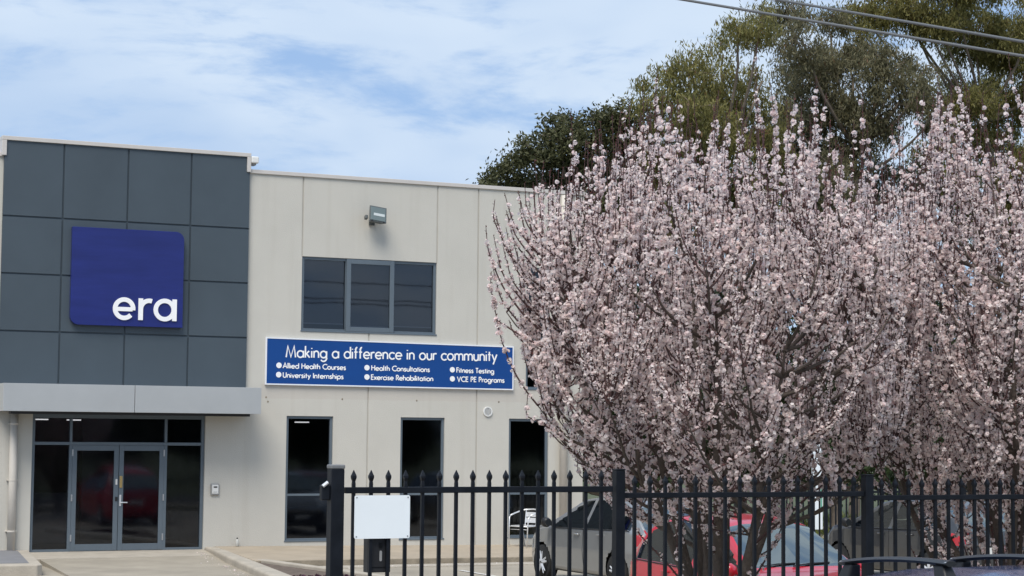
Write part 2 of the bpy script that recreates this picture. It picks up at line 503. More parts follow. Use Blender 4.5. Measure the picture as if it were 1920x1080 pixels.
# rounded raised kerb between driveway and planted island
pl = [(3.47, 0.02), (3.43, -0.25), (3.30, -1.4), (2.95, -4.0), (2.25, -9.5), (2.62, -9.5), (3.27, -4.0), (3.56, -1.4), (3.68, -0.25), (3.70, 0.02)]
d = MB().slab(pl[::1], -0.5, [0.055, 0.07, 0.06, 0.035, 0.0, 0.0, 0.035, 0.06, 0.07, 0.055])
tag(d.build("driveway_kerb", M_CONC, bevel=0.045, seg=3), kind='structure')
d = MB().slab([(3.52, -3.20), (3.95, -5.4), (4.60, -9.2), (4.76, -9.2), (4.12, -5.4), (3.72, -3.30)], -0.5, [0.012, 0.0, -0.02, -0.02, 0.0, 0.012])
tag(d.build("island_kerb", M_CONC, bevel=0.02), kind='structure')
d = MB().slab([(3.27, -3.45), (2.62, -9.3), (4.60, -9.2), (3.95, -5.4), (3.53, -3.45)], -0.5, [-0.05, -0.08, -0.08, -0.06, -0.04])
tag(d.build("island_soil", M_SOIL), kind='structure')
# left slab
d = MB().slab([(-14, -4.15), (-0.66, -4.15), (-0.56, -4.05), (-0.02, 0.0), (-14, 0.0)], -0.5, 0.052)
tag(d.build("entry_slab", M_CONC, bevel=0.02), kind='structure')
d = MB().slab([(-14, -3.72), (-0.72, -3.72), (-0.27, -0.30), (-0.40, -0.03), (-14, -0.03)], 0.0, 0.057)
tag(d.build("slab_coating", M_SLABTOP), kind='structure')
# parking lines in the yard
for i, xx in enumerate((6.75, 9.35, 11.95)):
    sheet("bay_line", xx, -9.0, xx + 0.09, -5.2, YZ + 0.0, M_PAINT)

rng = np.random.default_rng(5)
# low purple ground plants on the island, and grass: uncountable
n = 900
C = np.stack([rng.uniform(2.75, 3.9, n), rng.uniform(-9.0, -7.0, n), rng.uniform(-0.08, -0.02, n)], 1)
V, F = leaves(rng, C, unit(rng.normal(size=(n, 3)) + [0, 0, .6]), 0.09, 0.04)
tag(fast_mesh("ground_cover", V, F, M_PURPLE, rnd=rng.random(n)), "low dark purple ground plants in the soil beside the driveway kerb", "ground cover", kind='stuff')
n = 16000
C = np.stack([rng.uniform(11.5, 40, n), rng.uniform(-6, 12, n), rng.uniform(YZ, YZ + 0.16, n)], 1)
V, F = leaves(rng, C, unit(rng.normal(size=(n, 3)) * .5 + [0, 0, 1]), 0.22, 0.03)
tag(fast_mesh("grass", V, F, M_GRASS, rnd=rng.random(n)), "yellowish green grass behind the rear picket fence", "grass", kind='stuff')

n = 170
t_ = rng.random(n); side_ = rng.random(n) < .6
C = np.stack([np.where(side_, 3.30 - .12 * (t_ * 8) - np.abs(rng.normal(0, .16, n)), rng.uniform(4.6, 11, n)), np.where(side_, -.4 - t_ * 8, -3.78 - np.abs(rng.normal(0, .25, n))), np.zeros(n)], 1)
C[:, 2] = np.where(side_, np.interp(C[:, 1], [-9.5, -2.6, 0.1], [YZ + .003, YZ + .045, 0]), YZ + .006) + .008
V, F = leaves(rng, C, unit(rng.normal(size=(n, 3)) * [1, 1, .15]), 0.032, 0.022, .1)
tag(fast_mesh("fallen_petals", V, F, M_PETAL, rnd=rng.random(n)), "fallen pale petals and leaf litter along the kerbs", "petals", kind='stuff')

# ------------------------------------------------------------------ office building
bld = thing("office_building", "two storey cream concrete office building with slate blue clad entrance block and silver canopy", "building")
XL, XR, DEPTH = -13.0, 11.97, 15.0
LOW = [(5.147, 6.159), (7.662, 8.668), (10.177, 11.13)]
holes = [(0.0, 3.44, 0.0, 2.69)] + [(a, b, 0.136, 2.696) for a, b in LOW] + [(5.423, 8.446, 4.449, 6.0), (10.57, 11.15, 3.335, 6.0)]
J = 0.016
joints = [(5.423, 6.0, 7.66), (8.446, 6.0, 7.66), (9.405, -0.3, 7.66), (6.919, -0.3, 4.449), (-3.4, -0.3, 7.66), (-7.2, -0.3, 7.66)]
xs = [XL, XR]; zs = [-0.4, 7.66]
for a, b, c, d_ in holes: xs += [a, b]; zs += [c, d_]
for x, a, b in joints: xs += [x - J, x + J]
xs = breaks(xs); zs = breaks(zs)
def wdepth(x, z):
    for a, b, c, d_ in holes:
        if a < x < b and c < z < d_: return None
    for jx, a, b in joints:
        if abs(x - jx) < J and a < z < b: return 0.022
    return 0.0
wb = MB()
grid_wall(wb, xs, zs, wdepth, 0.16)
# ends, roof
wb.add([(XR, 0, -0.4), (XR, DEPTH, -0.4), (XR, DEPTH, 7.66), (XR, 0, 7.66)], [(0, 1, 2, 3)])
wb.add([(XL, 0, -0.4), (XL, DEPTH, -0.4), (XL, DEPTH, 7.66), (XL, 0, 7.66)], [(3, 2, 1, 0)])
wb.add([(XL, DEPTH, -0.4), (XR, DEPTH, -0.4), (XR, DEPTH, 7.66), (XL, DEPTH, 7.66)], [(3, 2, 1, 0)])
wb.build("wall", M_WALL, bld)
MB().add([(XL, 0.15, 7.3), (XR, 0.15, 7.3), (XR, DEPTH, 7.3), (XL, DEPTH, 7.3)], [(0, 1, 2, 3)]).build("roof", M_GALV, bld)
cp = MB()
cp.box(4.262, -0.035, 7.655, XR + 0.035, 0.20, 7.735)
cp.box(XL, -0.035, 7.655, -0.715, 0.20, 7.735)
cp.build("coping", M_COPING, bld, bevel=0.006)
# clad block
cx0, cx1 = -0.695, 4.245
cj = [0.456, 1.733, 3.02]; cz = [6.5, 5.384, 4.27]
G = 0.017
xs = [cx0, cx1]; zs = [3.20, 7.985]
for x in cj: xs += [x - G, x + G]
for z in cz: zs += [z - G, z + G]
cb = MB()
def cdepth(x, z):
    if any(abs(x - j) < G for j in cj) or any(abs(z - j) < G for j in cz): return -0.042
    return -0.07
grid_wall(cb, breaks(xs), breaks(zs), cdepth, 0.16)
for x, fl in ((cx0, True), (cx1, False)):
    cb.add([(x, -0.07, 3.2), (x, 1.6, 3.2), (x, 1.6, 7.985), (x, -0.07, 7.985)], [(3, 2, 1, 0) if fl else (0, 1, 2, 3)])
cb.add([(cx0, 1.6, 7.5), (cx1, 1.6, 7.5), (cx1, 1.6, 7.985), (cx0, 1.6, 7.985)], [(3, 2, 1, 0)])
cb.add([(cx0, -0.07, 7.98), (cx1, -0.07, 7.98), (cx1, 1.6, 7.98), (cx0, 1.6, 7.98)], [(0, 1, 2, 3)])
cb.build("cladding", M_CLAD, bld)
cp = MB()
cp.box(cx0 - 0.055, -0.105, 7.975, cx1 + 0.015, 1.63, 8.055)
cp.box(cx0 - 0.055, -0.105, 7.675, cx0 + 0.035, 1.63, 7.973)
cp.box(cx1 - 0.065, -0.105, 7.665, cx1 + 0.015, 1.63, 7.973)
cp.build("coping", M_COPING, bld, bevel=0.006)
# canopy
cn = MB()
ky = -0.90
cn.box(-0.735, ky, 2.715, 1.764, ky + 0.03, 3.24)
cn.box(1.774, ky, 2.715, 4.315, ky + 0.03, 3.24)
cn.box(-0.735, ky + 0.034, 2.715, -0.705, -0.002, 3.24)
cn.box(4.285, ky + 0.034, 2.715, 4.315, -0.002, 3.24)
can = cn.build("canopy", M_CANOPY, bld, bevel=0.004)
cn = MB()
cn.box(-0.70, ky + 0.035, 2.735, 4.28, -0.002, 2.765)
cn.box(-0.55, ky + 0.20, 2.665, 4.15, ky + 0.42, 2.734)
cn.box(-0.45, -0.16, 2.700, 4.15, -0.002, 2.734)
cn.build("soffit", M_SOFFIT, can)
MB().box(-0.70, ky + 0.035, 3.19, 4.28, -0.075, 3.215).build("canopy_top", M_CANOPY, can)
# interiors
rm = MB()
for z0, z1 in ((-0.02, 2.95), (3.1, 7.2)):
    x0, x1, y0, y1 = -0.6, 11.9, 0.20, 9.0
    rm.add([(x0, y0, z0), (x1, y0, z0), (x1, y1, z0), (x0, y1, z0), (x0, y0, z1), (x1, y0, z1), (x1, y1, z1), (x0, y1, z1)],
           [(0, 1, 2, 3), (7, 6, 5, 4), (2, 6, 7, 3), (1, 5, 6, 2), (0, 3, 7, 4)])
rm.box(3.9, 0.2, -0.02, 4.0, 9.0, 2.95)
rm.box(1.9, 4.2, 0.0, 3.8, 4.4, 2.9)
rm.box(0.2, 3.0, 0.0, 1.5, 3.6, 1.05)
rm.box(5.0, 2.2, 0.0, 8.2, 2.9, 0.75)
rm.box(9.4, 0.2, 0.0, 9.5, 6.0, 2.95)
rm.build("room", M_ROOM, bld)
for x, y in ((1.05, 5.2), (2.0, 6.2), (7.05, 5.0)):
    MB().box(x, y, 2.585, x + 0.30, y + 0.16, 2.61).build("ceiling_lamp", M_TUBE, bld)

# windows
def window(x0, x1, z0, z1, fw=0.055, y=0.035, mull=(), trans=(), name="window"):
    """frame with panes; mull = x of mullions, trans = z of transoms"""
    f = MB()
    f.box(x0 + .002, y, z0 + .002, x0 + fw, y + 0.09, z1 - .002); f.box(x1 - fw, y, z0 + .002, x1 - .002, y + 0.09, z1 - .002)
    f.box(x0 + fw, y + .001, z0 + .002, x1 - fw, y + 0.089, z0 + fw); f.box(x0 + fw, y + .001, z1 - fw, x1 - fw, y + 0.089, z1 - .002)
    f.box(x0 - 0.012, y - 0.05, z0 - 0.012, x1 + 0.012, y - 0.002, z0 + 0.018)
    for m_ in mull: f.box(m_ - 0.025, y + .002, z0 + fw, m_ + 0.025, y + 0.088, z1 - fw)
    for t_ in trans: f.box(x0 + fw, y + .003, t_ - 0.022, x1 - fw, y + 0.087, t_ + 0.022)
    return f.build(name, M_FRAME, bld, bevel=0.004)
def pane(x0, x1, z0, z1, y, parent, m=None):
    return MB().add([(x0, y, z0), (x1, y, z0), (x1, y, z1), (x0, y, z1)], [(0, 1, 2, 3)]).build("pane", m or M_GLASS, parent)
for a, b in LOW:
    w = window(a, b, 0.136, 2.696, trans=(1.08,))
    pane(a + .03, b - .03, 0.15, 2.68, 0.08, w)
w = window(10.57, 11.15, 3.335, 6.0, trans=(4.45,))
pane(10.6, 11.12, 3.36, 5.98, 0.08, w)
# upper three-light window with a projecting middle sash and charcoal roller blinds
w = window(5.423, 8.446, 4.449, 6.0, fw=0.06, mull=(6.42, 7.455))
pane(5.45, 6.42, 4.47, 5.98, 0.08, w, M_GLASS_UP); pane(7.455, 8.42, 4.47, 5.98, 0.08, w, M_GLASS_UP)
s = MB()
x0, x1, z0, z1 = 6.405, 7.47, 4.47, 5.985
s.box(x0, -0.012, z0, x0 + .095, 0.034, z1); s.box(x1 - .095, -0.012, z0, x1, 0.034, z1)
s.box(x0 + .095, -0.011, z0, x1 - .095, 0.033, z0 + .095); s.box(x0 + .095, -0.011, z1 - .095, x1 - .095, 0.033, z1)
s.build("sash", M_FRAME, w, bevel=0.005)
pane(x0 + .08, x1 - .08, z0 + .08, z1 - .08, 0.02, w, M_GLASS_UP)
for a, b, zb in ((5.49, 6.39, 4.635), (6.45, 7.42, 4.60), (7.49, 8.38, 4.625)):
    bl = MB().box(a, 0.135, zb, b, 0.139, 5.95).build("blind", M_BLIND, w)
    MB().box(a, 0.128, zb - 0.022, b, 0.146, zb - 0.001).build("blind_rail", M_BLINDBAR, w)

# entrance
fr = MB()
fy0, fy1 = 0.05, 0.15
fr.box(0.002, fy0, 0.0, 0.062, fy1, 2.688); fr.box(3.378, fy0, 0.0, 3.438, fy1, 2.688)
fr.box(0.062, fy0 + .001, 2.60, 3.378, fy1 - .001, 2.688)
fr.box(0.062, fy0 + .002, 2.075, 3.378, fy1 - .002, 2.135)
fr.box(0.062, fy0 + .001, 0.004, 0.79, fy1 - .001, 0.05); fr.box(2.65, fy0 + .001, 0.004, 3.378, fy1 - .001, 0.05)
for x in (0.762, 2.652):
    fr.box(x - 0.030, fy0 - .001, 0.004, x + 0.030, fy1 + .001, 2.0745)
    fr.box(x - 0.025, fy0 + .003, 2.1355, x + 0.025, fy1 - .003, 2.5995)
ent = fr.build("entrance_frame", M_FRAME, bld, bevel=0.004)
for a, b in ((0.05, 0.76), (2.65, 3.39)):
    pane(a, b, 0.03, 2.09, 0.105, ent)
for a, b in ((0.05, 0.75), (0.78, 2.64), (2.67, 3.39)):
    pane(a, b, 2.12, 2.62, 0.105, ent)
def door_leaf(x0, x1, hinge_left):
    d = MB()
    st, y0, y1 = 0.092, 0.052, 0.098
    z0, z1 = 0.012, 2.072
    d.box(x0, y0, z0, x0 + st, y1, z1); d.box(x1 - st, y0, z0, x1, y1, z1)
    d.box(x0 + st, y0 + .001, z0, x1 - st, y1 - .001, z0 + .13); d.box(x0 + st, y0 + .001, z1 - .105, x1 - st, y1 - .001, z1)
    o = d.build("door", M_FRAME, bld, bevel=0.004)
    pane(x0 + st - .01, x1 - st + .01, z0 + .12, z1 - .095, 0.076, o)
    hx = x0 - 0.012 if hinge_left else x1 - 0.018
    for hz in (0.20, 0.98, 1.86):
        MB().box(hx, 0.036, hz, hx + 0.03, 0.051, hz + 0.13).build("hinge", M_GALV, o, bevel=0.004)
    return o
dl = door_leaf(0.795, 1.712, True)
dr = door_leaf(1.722, 2.622, False)
MB().box(1.735, 0.036, 1.24, 1.79, 0.0515, 1.47).build("lock_plate", M_BRASS, dr, bevel=0.004)
MB().box(1.655, 0.040, 1.30, 1.69, 0.0515, 1.41).build("door_label", M_PLASTIC, dl)
MB().box(1.655, 0.030, 0.98, 1.70, 0.0515, 1.06).build("latch_cover", M_BLACK, dl, bevel=0.006)
h = MB().box(1.738, 0.040, 0.88, 1.775, 0.0515, 1.10)
h.tube([(1.757, 0.045, 0.955), (1.757, -0.005, 0.955), (1.775, -0.012, 0.953), (1.885, -0.012, 0.95)], 0.011, 8)
h.build("handle", M_ALU, dr, smooth=False)

# things on the facade
def pipe(x, y, z0, z1, r, label):
    t = thing("downpipe", label, "downpipe", (x, y, z0), group="rainwater downpipes on the wall")
    MB().tube([(0, 0, 0), (0, 0, z1 - z0)], r, 20).build("pipe", M_PIPE, t, smooth=True)
    for zc in (0.35, 0.5 * (z1 - z0), z1 - z0 - 0.25):
        b = MB(); b.tube([(0, 0, zc), (0, 0, zc + 0.03)], r + 0.006, 20); b.box(-r - .03, 0.0, zc + .004, r + .03, r + 0.01, zc + 0.026)
        b.build("bracket", M_PIPE, t)
pipe(-0.368, -0.085, 0.057, 2.71, 0.076, "cream round downpipe under the canopy left of the glass doors")
pipe(11.455, -0.095, -0.03, 7.62, 0.088, "tall cream downpipe at the right end of the wall beside the last tall window")

# era logo panel
def rounded(x0, x1, z0, z1, r_tl, r_tr, r_br, r_bl, n=10):
    p = []
    for cx, cz_, r, a0 in ((x0 + r_bl, z0 + r_bl, r_bl, 180), (x1 - r_br, z0 + r_br, r_br, 270), (x1 - r_tr, z1 - r_tr, r_tr, 0), (x0 + r_tl, z1 - r_tl, r_tl, 90)):
        if r < 1e-6: p.append((cx, cz_)); continue
        for i in range(n + 1):
            t = math.radians(a0 + 90 * i / n); p.append((cx + r * math.cos(t), cz_ + r * math.sin(t)))
    return p

# single-stroke geometric lettering
def arc(cx, cy, rx, ry, a0, a1, n=18):
    return [(cx + rx * math.cos(math.radians(a0 + (a1 - a0) * i / n)), cy + ry * math.sin(math.radians(a0 + (a1 - a0) * i / n))) for i in range(n + 1)]
O_ = lambda cx: arc(cx, .3, .29, .29, 0, 360, 28)
GL = {
 'a': (.62, [O_(.31), [(.6, 0), (.6, .6)]]), 'b': (.62, [O_(.33), [(.04, 0), (.04, 1.03)]]), 'c': (.5, [arc(.31, .3, .29, .29, 42, 318)]),
 'd': (.62, [O_(.31), [(.6, 0), (.6, 1.03)]]), 'e': (.6, [arc(.31, .3, .29, .29, -6, 318, 26), [(.06, .3), (.56, .3)]]),
 'f': (.32, [[(.13, 0), (.13, .8)] + arc(.3, .8, .17, .2, 180, 95, 6), [(0, .58), (.3, .58)]]),
 'g': (.62, [O_(.31), [(.6, .6), (.6, -.05)] + arc(.32, -.05, .28, .26, 0, -150, 12)]),
 'h': (.5, [[(.03, 0), (.03, 1.03)], arc(.25, .35, .22, .24, 180, 0, 12) + [(.47, 0)]]),
 'i': (.1, [[(.04, 0), (.04, .59)], [(.04, .78), (.04, .86)]]), 'k': (.46, [[(.03, 0), (.03, 1.03)], [(.03, .24), (.38, .59)], [(.14, .34), (.44, 0)]]),
 'l': (.1, [[(.04, 0), (.04, 1.03)]]), 'm': (.84, [[(.03, 0), (.03, .6)], arc(.23, .37, .2, .22, 180, 0, 10) + [(.43, 0)], arc(.63, .37, .2, .22, 180, 0, 10) + [(.83, 0)]]),
 'n': (.5, [[(.03, 0), (.03, .6)], arc(.25, .35, .22, .24, 180, 0, 12) + [(.47, 0)]]), 'o': (.6, [O_(.3)]),
 'p': (.62, [O_(.33), [(.04, .6), (.04, -.34)]]), 'r': (.3, [[(.03, 0), (.03, .6)], arc(.23, .38, .2, .2, 180, 55, 8)]),
 's': (.38, [[(.34, .5), (.27, .57), (.18, .59), (.08, .54), (.06, .44), (.11, .35), (.25, .28), (.34, .2), (.33, .09), (.24, .02), (.13, .01), (.02, .1)]]),
 't': (.28, [[(.13, 0), (.13, .85)], [(0, .58), (.27, .58)]]), 'u': (.5, [[(.03, .6), (.03, .24)] + arc(.25, .24, .22, .23, 180, 360, 12), [(.47, .6), (.47, 0)]]),
 'v': (.46, [[(0, .6), (.23, 0), (.46, .6)]]), 'x': (.44, [[(0, 0), (.43, .6)], [(0, .6), (.43, 0)]]), 'y': (.48, [[(0, .6), (.25, .04)], [(.49, .6), (.12, -.32)]]),
 'M': (.92, [[(.02, 0), (.16, 1), (.46, .03), (.76, 1), (.9, 0)]]), 'A': (.72, [[(0, 0), (.36, 1), (.72, 0)], [(.13, .34), (.59, .34)]]),
 'H': (.66, [[(.04, 0), (.04, 1)], [(.62, 0), (.62, 1)], [(.04, .54), (.62, .54)]]), 'C': (.76, [arc(.5, .5, .48, .48, 48, 312, 24)]),
 'U': (.62, [[(.04, 1), (.04, .3)] + arc(.31, .3, .27, .29, 180, 360, 12) + [(.58, 1)]]), 'I': (.1, [[(.05, 0), (.05, 1)]]),
 'E': (.46, [[(.46, .97), (.05, .97), (.05, .03), (.46, .03)], [(.05, .54), (.43, .54)]]), 'R': (.52, [[(.05, 0), (.05, .97), (.25, .97)] + arc(.25, .73, .22, .24, 90, -90, 10) + [(.05, .49)], [(.24, .49), (.52, 0)]]),
 'F': (.44, [[(.44, .97), (.05, .97), (.05, 0)], [(.05, .54), (.42, .54)]]), 'T': (.52, [[(0, .97), (.52, .97)], [(.26, 0), (.26, .97)]]),
 'V': (.66, [[(0, 1), (.33, 0), (.66, 1)]]), 'P': (.48, [[(.05, 0), (.05, .97), (.22, .97)] + arc(.22, .72, .24, .25, 90, -90, 10) + [(.05, .47)]]), ' ': (.27, []),
}
def ribbon(mb, pts, w, y, th=0.004):
    """mitred stroke of width w in the x,z plane, front at y"""
    P = [Vector((p[0], p[1])) for p in pts]
    closed = (P[0] - P[-1]).length < 1e-5
    if closed: P = P[:-1]
    n = len(P); Lf = []; Rt = []
    for i in range(n):
        a = P[i] - P[i - 1] if (i > 0 or closed) else P[1] - P[0]
        b = P[(i + 1) % n] - P[i] if (i < n - 1 or closed) else P[-1] - P[-2]
        a = a.normalized(); b = b.normalized()
        t = (a + b)
        t = t.normalized() if t.length > 1e-4 else a
        nrm = Vector((-t.y, t.x)); k = min(1.9, 1.0 / max(0.35, nrm.dot(Vector((-a.y, a.x)))))
        Lf.append(P[i] + nrm * w * .5 * k); Rt.append(P[i] - nrm * w * .5 * k)
    vs = []
    for i in range(n):
        vs += [(Rt[i].x, y, Rt[i].y), (Lf[i].x, y, Lf[i].y), (Lf[i].x, y + th, Lf[i].y), (Rt[i].x, y + th, Rt[i].y)]
    fs = []
    for i in range(n if closed else n - 1):
        a = 4 * i; b = 4 * ((i + 1) % n)
        for q in range(4):
            r = (q + 1) % 4
            fs.append((a + q, b + q, b + r, a + r))
    if not closed:
        fs += [(3, 2, 1, 0), (4 * n - 4, 4 * n - 3, 4 * n - 2, 4 * n - 1)]
    mb.add(vs, fs)
def text_line(mb, s, xl, xr, zbl, zbr, cap, w, y, gap=.13):
    adv = []; x = 0
    for ch in s:
        adv.append(x); x += GL[ch][0] + gap
    total = x - gap
    sx = (xr - xl) / total
    k = 0
    for ch, a in zip(s, adv):
        for stroke in GL[ch][1]:
            k += 1
            pts = []
            for px, pz in stroke:
                fx = (a + px) / total
                pts.append((xl + (a + px) * sx, zbl + (zbr - zbl) * fx + pz * cap))
            ribbon(mb, pts, w, y - 0.0004 * (k % 5))

lg = thing("logo_sign", "square royal blue sign panel with white lettering era on the slate blue cladding", "sign", (0, 0, 0))
MB().prism(rounded(0.632, 2.872, 4.422, 6.345, 0, 0.17, 0, 0.17), -0.19, -0.072).build("panel", M_LOGO, lg, bevel=0.006)
e = MB()
ribbon(e, arc(1.683, 4.765, .180, .182, -8, 318, 34), 0.088, -0.214, 0.023)
ribbon(e, [(1.53, 4.757), (1.85, 4.757)], 0.082, -0.2133, 0.022)
e.build("letter", M_WHITE, lg)
e = MB()
ribbon(e, [(2.014, 4.551), (2.014, 4.982)], 0.092, -0.214, 0.023)
ribbon(e, arc(2.185, 4.77, .168, .170, 178, 72, 14), 0.088, -0.2135, 0.022)
e.build("letter", M_WHITE, lg)
e = MB()
ribbon(e, arc(2.498, 4.767, .182, .183, 0, 360, 36), 0.088, -0.214, 0.023)
ribbon(e, [(2.697, 4.551), (2.697, 4.985)], 0.090, -0.2145, 0.023)
e.build("letter", M_WHITE, lg)

# long blue banner sign
bs = thing("banner_sign", "long blue banner sign with white headline and list below the upper window", "sign")
MB().prism([(4.685, 3.352), (10.225, 3.335), (10.225, 4.232), (4.685, 4.272)], -0.050, -0.012).build("panel", M_SIGNBLUE, bs)
f = MB()
A = [(4.660, 3.326), (10.250, 3.309), (10.250, 4.258), (4.660, 4.298)]; B = [(4.685, 3.352), (10.225, 3.335), (10.225, 4.232), (4.685, 4.272)]
for i in range(4):
    j = (i + 1) % 4
    f.prism([A[i], A[j], B[j], B[i]], -0.056, -0.004)
f.build("frame", M_SIGNEDGE, bs)
def word_parts(line, xl, xr, zl, zr, cap, w, y, parent, gap=.13):
    """lay a line of lettering out and give every word a mesh of its own"""
    total = sum(GL[c][0] + gap for c in line) - gap
    x = 0
    for wd in re.split("( )", line):
        adv = sum(GL[c][0] + gap for c in wd)
        if wd != " ":
            f0, f1 = x / total, (x + adv - gap) / total
            m_ = MB()
            text_line(m_, wd, xl + (xr - xl) * f0, xl + (xr - xl) * f1, zl + (zr - zl) * f0, zl + (zr - zl) * f1, cap, w, y)
            m_.build("word", M_WHITE, parent)
        x += adv
word_parts("Making a difference in our community", 5.092, 9.845, 3.896, 3.930, 0.232, 0.030, -0.055, bs)
for s_, a, b, za, zb in (("Allied Health Courses", 5.033, 6.395, 3.672, 3.664), ("University Internships", 5.035, 6.345, 3.481, 3.474),
                         ("Health Consultations", 6.968, 8.284, 3.668, 3.662), ("Exercise Rehabilitation", 6.963, 8.364, 3.474, 3.471),
                         ("Fitness Testing", 8.906, 9.780, 3.664, 3.660), ("VCE PE Programs", 8.925, 10.03, 3.472, 3.469)):
    word_parts(s_, a, b, za, zb, 0.104, 0.0195, -0.055, bs)
for x, z in ((4.946, 3.726), (4.943, 3.535), (6.868, 3.721), (6.870, 3.526), (8.809, 3.720), (8.812, 3.526)):
    MB().prism([(x + .058 * math.cos(t * PI / 10), z + .058 * math.sin(t * PI / 10)) for t in range(20)], -0.056, -0.0505).build("bullet", M_WHITE, bs)

for x, z in ((4.70, 3.07), (6.35, 3.055), (8.02, 3.05), (9.93, 3.05), (4.74, 2.98)):
    MB().prism([(x + .018 * math.cos(q), z + .022 * math.sin(q)) for q in np.linspace(0, 2 * PI, 9)[:-1]], -0.003, -0.0005).build("fixing_mark", M_KERBFACE, bld)
# floodlight, rolled and tipped down
fl = thing("floodlight", "grey square floodlight on the cream wall above the upper window", "floodlight", (6.94, -0.02, 6.81))
MB().box(-0.06, -0.02, -0.09, 0.06, 0.018, 0.09).tube([(0, -.02, 0), (0, -.10, -.02)], 0.025, 8).build("wall_bracket", M_LAMPBODY, fl)
hd = MB()
hd.hexa([(-.195, -.205, -.18), (.195, -.205, -.18), (.13, -.02, -.13), (-.13, -.02, -.13)], [(-.195, -.205, .18), (.195, -.205, .18), (.13, -.02, .13), (-.13, -.02, .13)])
head = hd.build("housing", M_LAMPBODY, fl, bevel=0.012)
head.location = (0.02, -0.10, 0.06); head.rotation_euler = (math.radians(-16), math.radians(7), 0)
g = MB().box(-.168, -.2165, -.150, .168, -.2055, .150).build("lens", mat("lamp_lens", (0.13, 0.165, 0.165), 0.2, coat=0.3), head, bevel=0.006)
MB().box(-.10, -.2215, -.045, .145, -.217, .015).build("lamp_tube", mat("lamp_tube_glass", (0.5, 0.54, 0.54), 0.3), head, bevel=0.012)
for sx in (-.13, .13):
    MB().tube([(sx, -.225, -.165), (sx, -.2055, -.165)], 0.018, 10).build("clip", M_BLACK, head)
MB().box(-.255, -.15, -.115, -.2, -.06, -.03).build("knuckle", M_LAMPBODY, head, bevel=0.01)

wbx = thing("camera_box", "small white box fixed to the right end of the dark parapet", "camera", (4.35, 0.05, 7.92))
MB().box(-0.088, -0.16, -0.065, 0.075, 0.12, 0.075).build("housing", M_PLASTIC, wbx, bevel=0.025, seg=3)
MB().box(-0.088, -0.10, -0.10, 0.03, 0.08, -0.067).build("bracket", M_GREYPL, wbx)

it = thing("intercom", "grey wall intercom with small dark screen right of the glass doors", "intercom", (3.655, 0, 1.2))
MB().box(-.088, -.045, -.115, .088, -.002, .115).build("back_box", M_GREYPL, it, bevel=0.012)
fc = MB().box(-.066, -.056, -.085, .066, -.046, .095).build("faceplate", M_PLASTIC, it, bevel=0.006)
MB().box(-.035, -.0595, .035, .04, -.0565, .062).build("screen", M_BLACK, it)
MB().box(-.04, -.0595, -.055, .04, -.0565, -.047).build("slot", M_GREYPL, it)

vt = thing("wall_vent", "round white louvred vent on the wall above the third tall window", "vent", (9.665, 0, 2.84))
r = MB(); k = 28
def ring(mb, r0, r1, y0, y1, k=28):
    vs = []
    for i in range(k):
        c, s_ = math.cos(2 * PI * i / k), math.sin(2 * PI * i / k)
        vs += [(r0 * c, y0, r0 * s_), (r1 * c, y0, r1 * s_), (r1 * c, y1, r1 * s_), (r0 * c, y1, r0 * s_)]
    fs = []
    for i in range(k):
        a, b = 4 * i, 4 * ((i + 1) % k)
        for q in range(4): fs.append((a + q, a + (q + 1) % 4, b + (q + 1) % 4, b + q))
    mb.add(vs, fs)
ring(r, 0.082, 0.106, -0.03, -0.002)
r.build("rim", M_PLASTIC, vt)
lv = MB()
for i in range(7):
    z = -0.063 + 0.021 * i; hw = math.sqrt(max(0.0004, 0.082 ** 2 - z * z)) - .002
    lv.hexa([(-hw, -.026, z - .008), (hw, -.026, z - .008), (hw, -.010, z), (-hw, -.010, z)], [(-hw, -.026, z - .003), (hw, -.026, z - .003), (hw, -.010, z + .005), (-hw, -.010, z + .005)])
lv.build("louvre", M_PLASTIC, vt)
MB().tube([(0, -.006, 0), (0, -.002, 0)], 0.082, 24).build("backing", M_GREYPL, vt)

bo = thing("bottle", "small clear bottle with dark cap standing on the footpath against the wall", "bottle", (4.12, -0.09, 0.062))
bb = MB().tube([(0, 0, 0), (0, 0, .004), (0, 0, .10), (0, 0, .125), (0, 0, .145)], [.03, .033, .033, .022, .013], 14)
bb.build("body", mat("cloudy_clear_plastic", (0.5, 0.5, 0.47), 0.25), bo, smooth=True)
MB().tube([(0, 0, .146), (0, 0, .172)], .015, 12).build("cap", M_BLACK, bo)

# ------------------------------------------------------------------ picket fence and gate along the street
FY = -24.0
def picket_mb(h, r=0.0125):
    m = MB(); q = r * math.sqrt(2)
    zs_ = [0, h - .105, h - .085, h - .060, h - .045, h]
    rs = [q, q, q * .86, q * 1.42, q * 1.42, 0.002]
    k = 4
    vs = []; fs = []
    for z, rr in zip(zs_, rs):
        for j in range(4):
            t = PI / 4 + j * PI / 2
            vs.append((rr * math.cos(t), rr * math.sin(t), z))
    for i in range(len(zs_) - 1):
        for j in range(4):
            fs.append((4 * i + j, 4 * i + (j + 1) % 4, 4 * i + 4 + (j + 1) % 4, 4 * i + 4 + j))
    fs += [(3, 2, 1, 0), tuple(4 * (len(zs_) - 1) + j for j in range(4))]
    return m.add(vs, fs)
def pickets(parent, x0, dx, n, ztip, z0, yy=0.0, proto=None):
    first = proto
    for i in range(n):
        if first is None:
            first = picket_mb(ztip - z0).build("picket", M_STEEL, parent, loc=(x0, yy, z0))
        else:
            copy_of(first, parent, (x0 + i * dx, yy, z0))
    return first
def rail(x0, x1, z0, z1, w, parent):
    return MB().box(x0, -w, z0, x1, w, z1).build("rail", M_STEEL, parent, bevel=0.004)

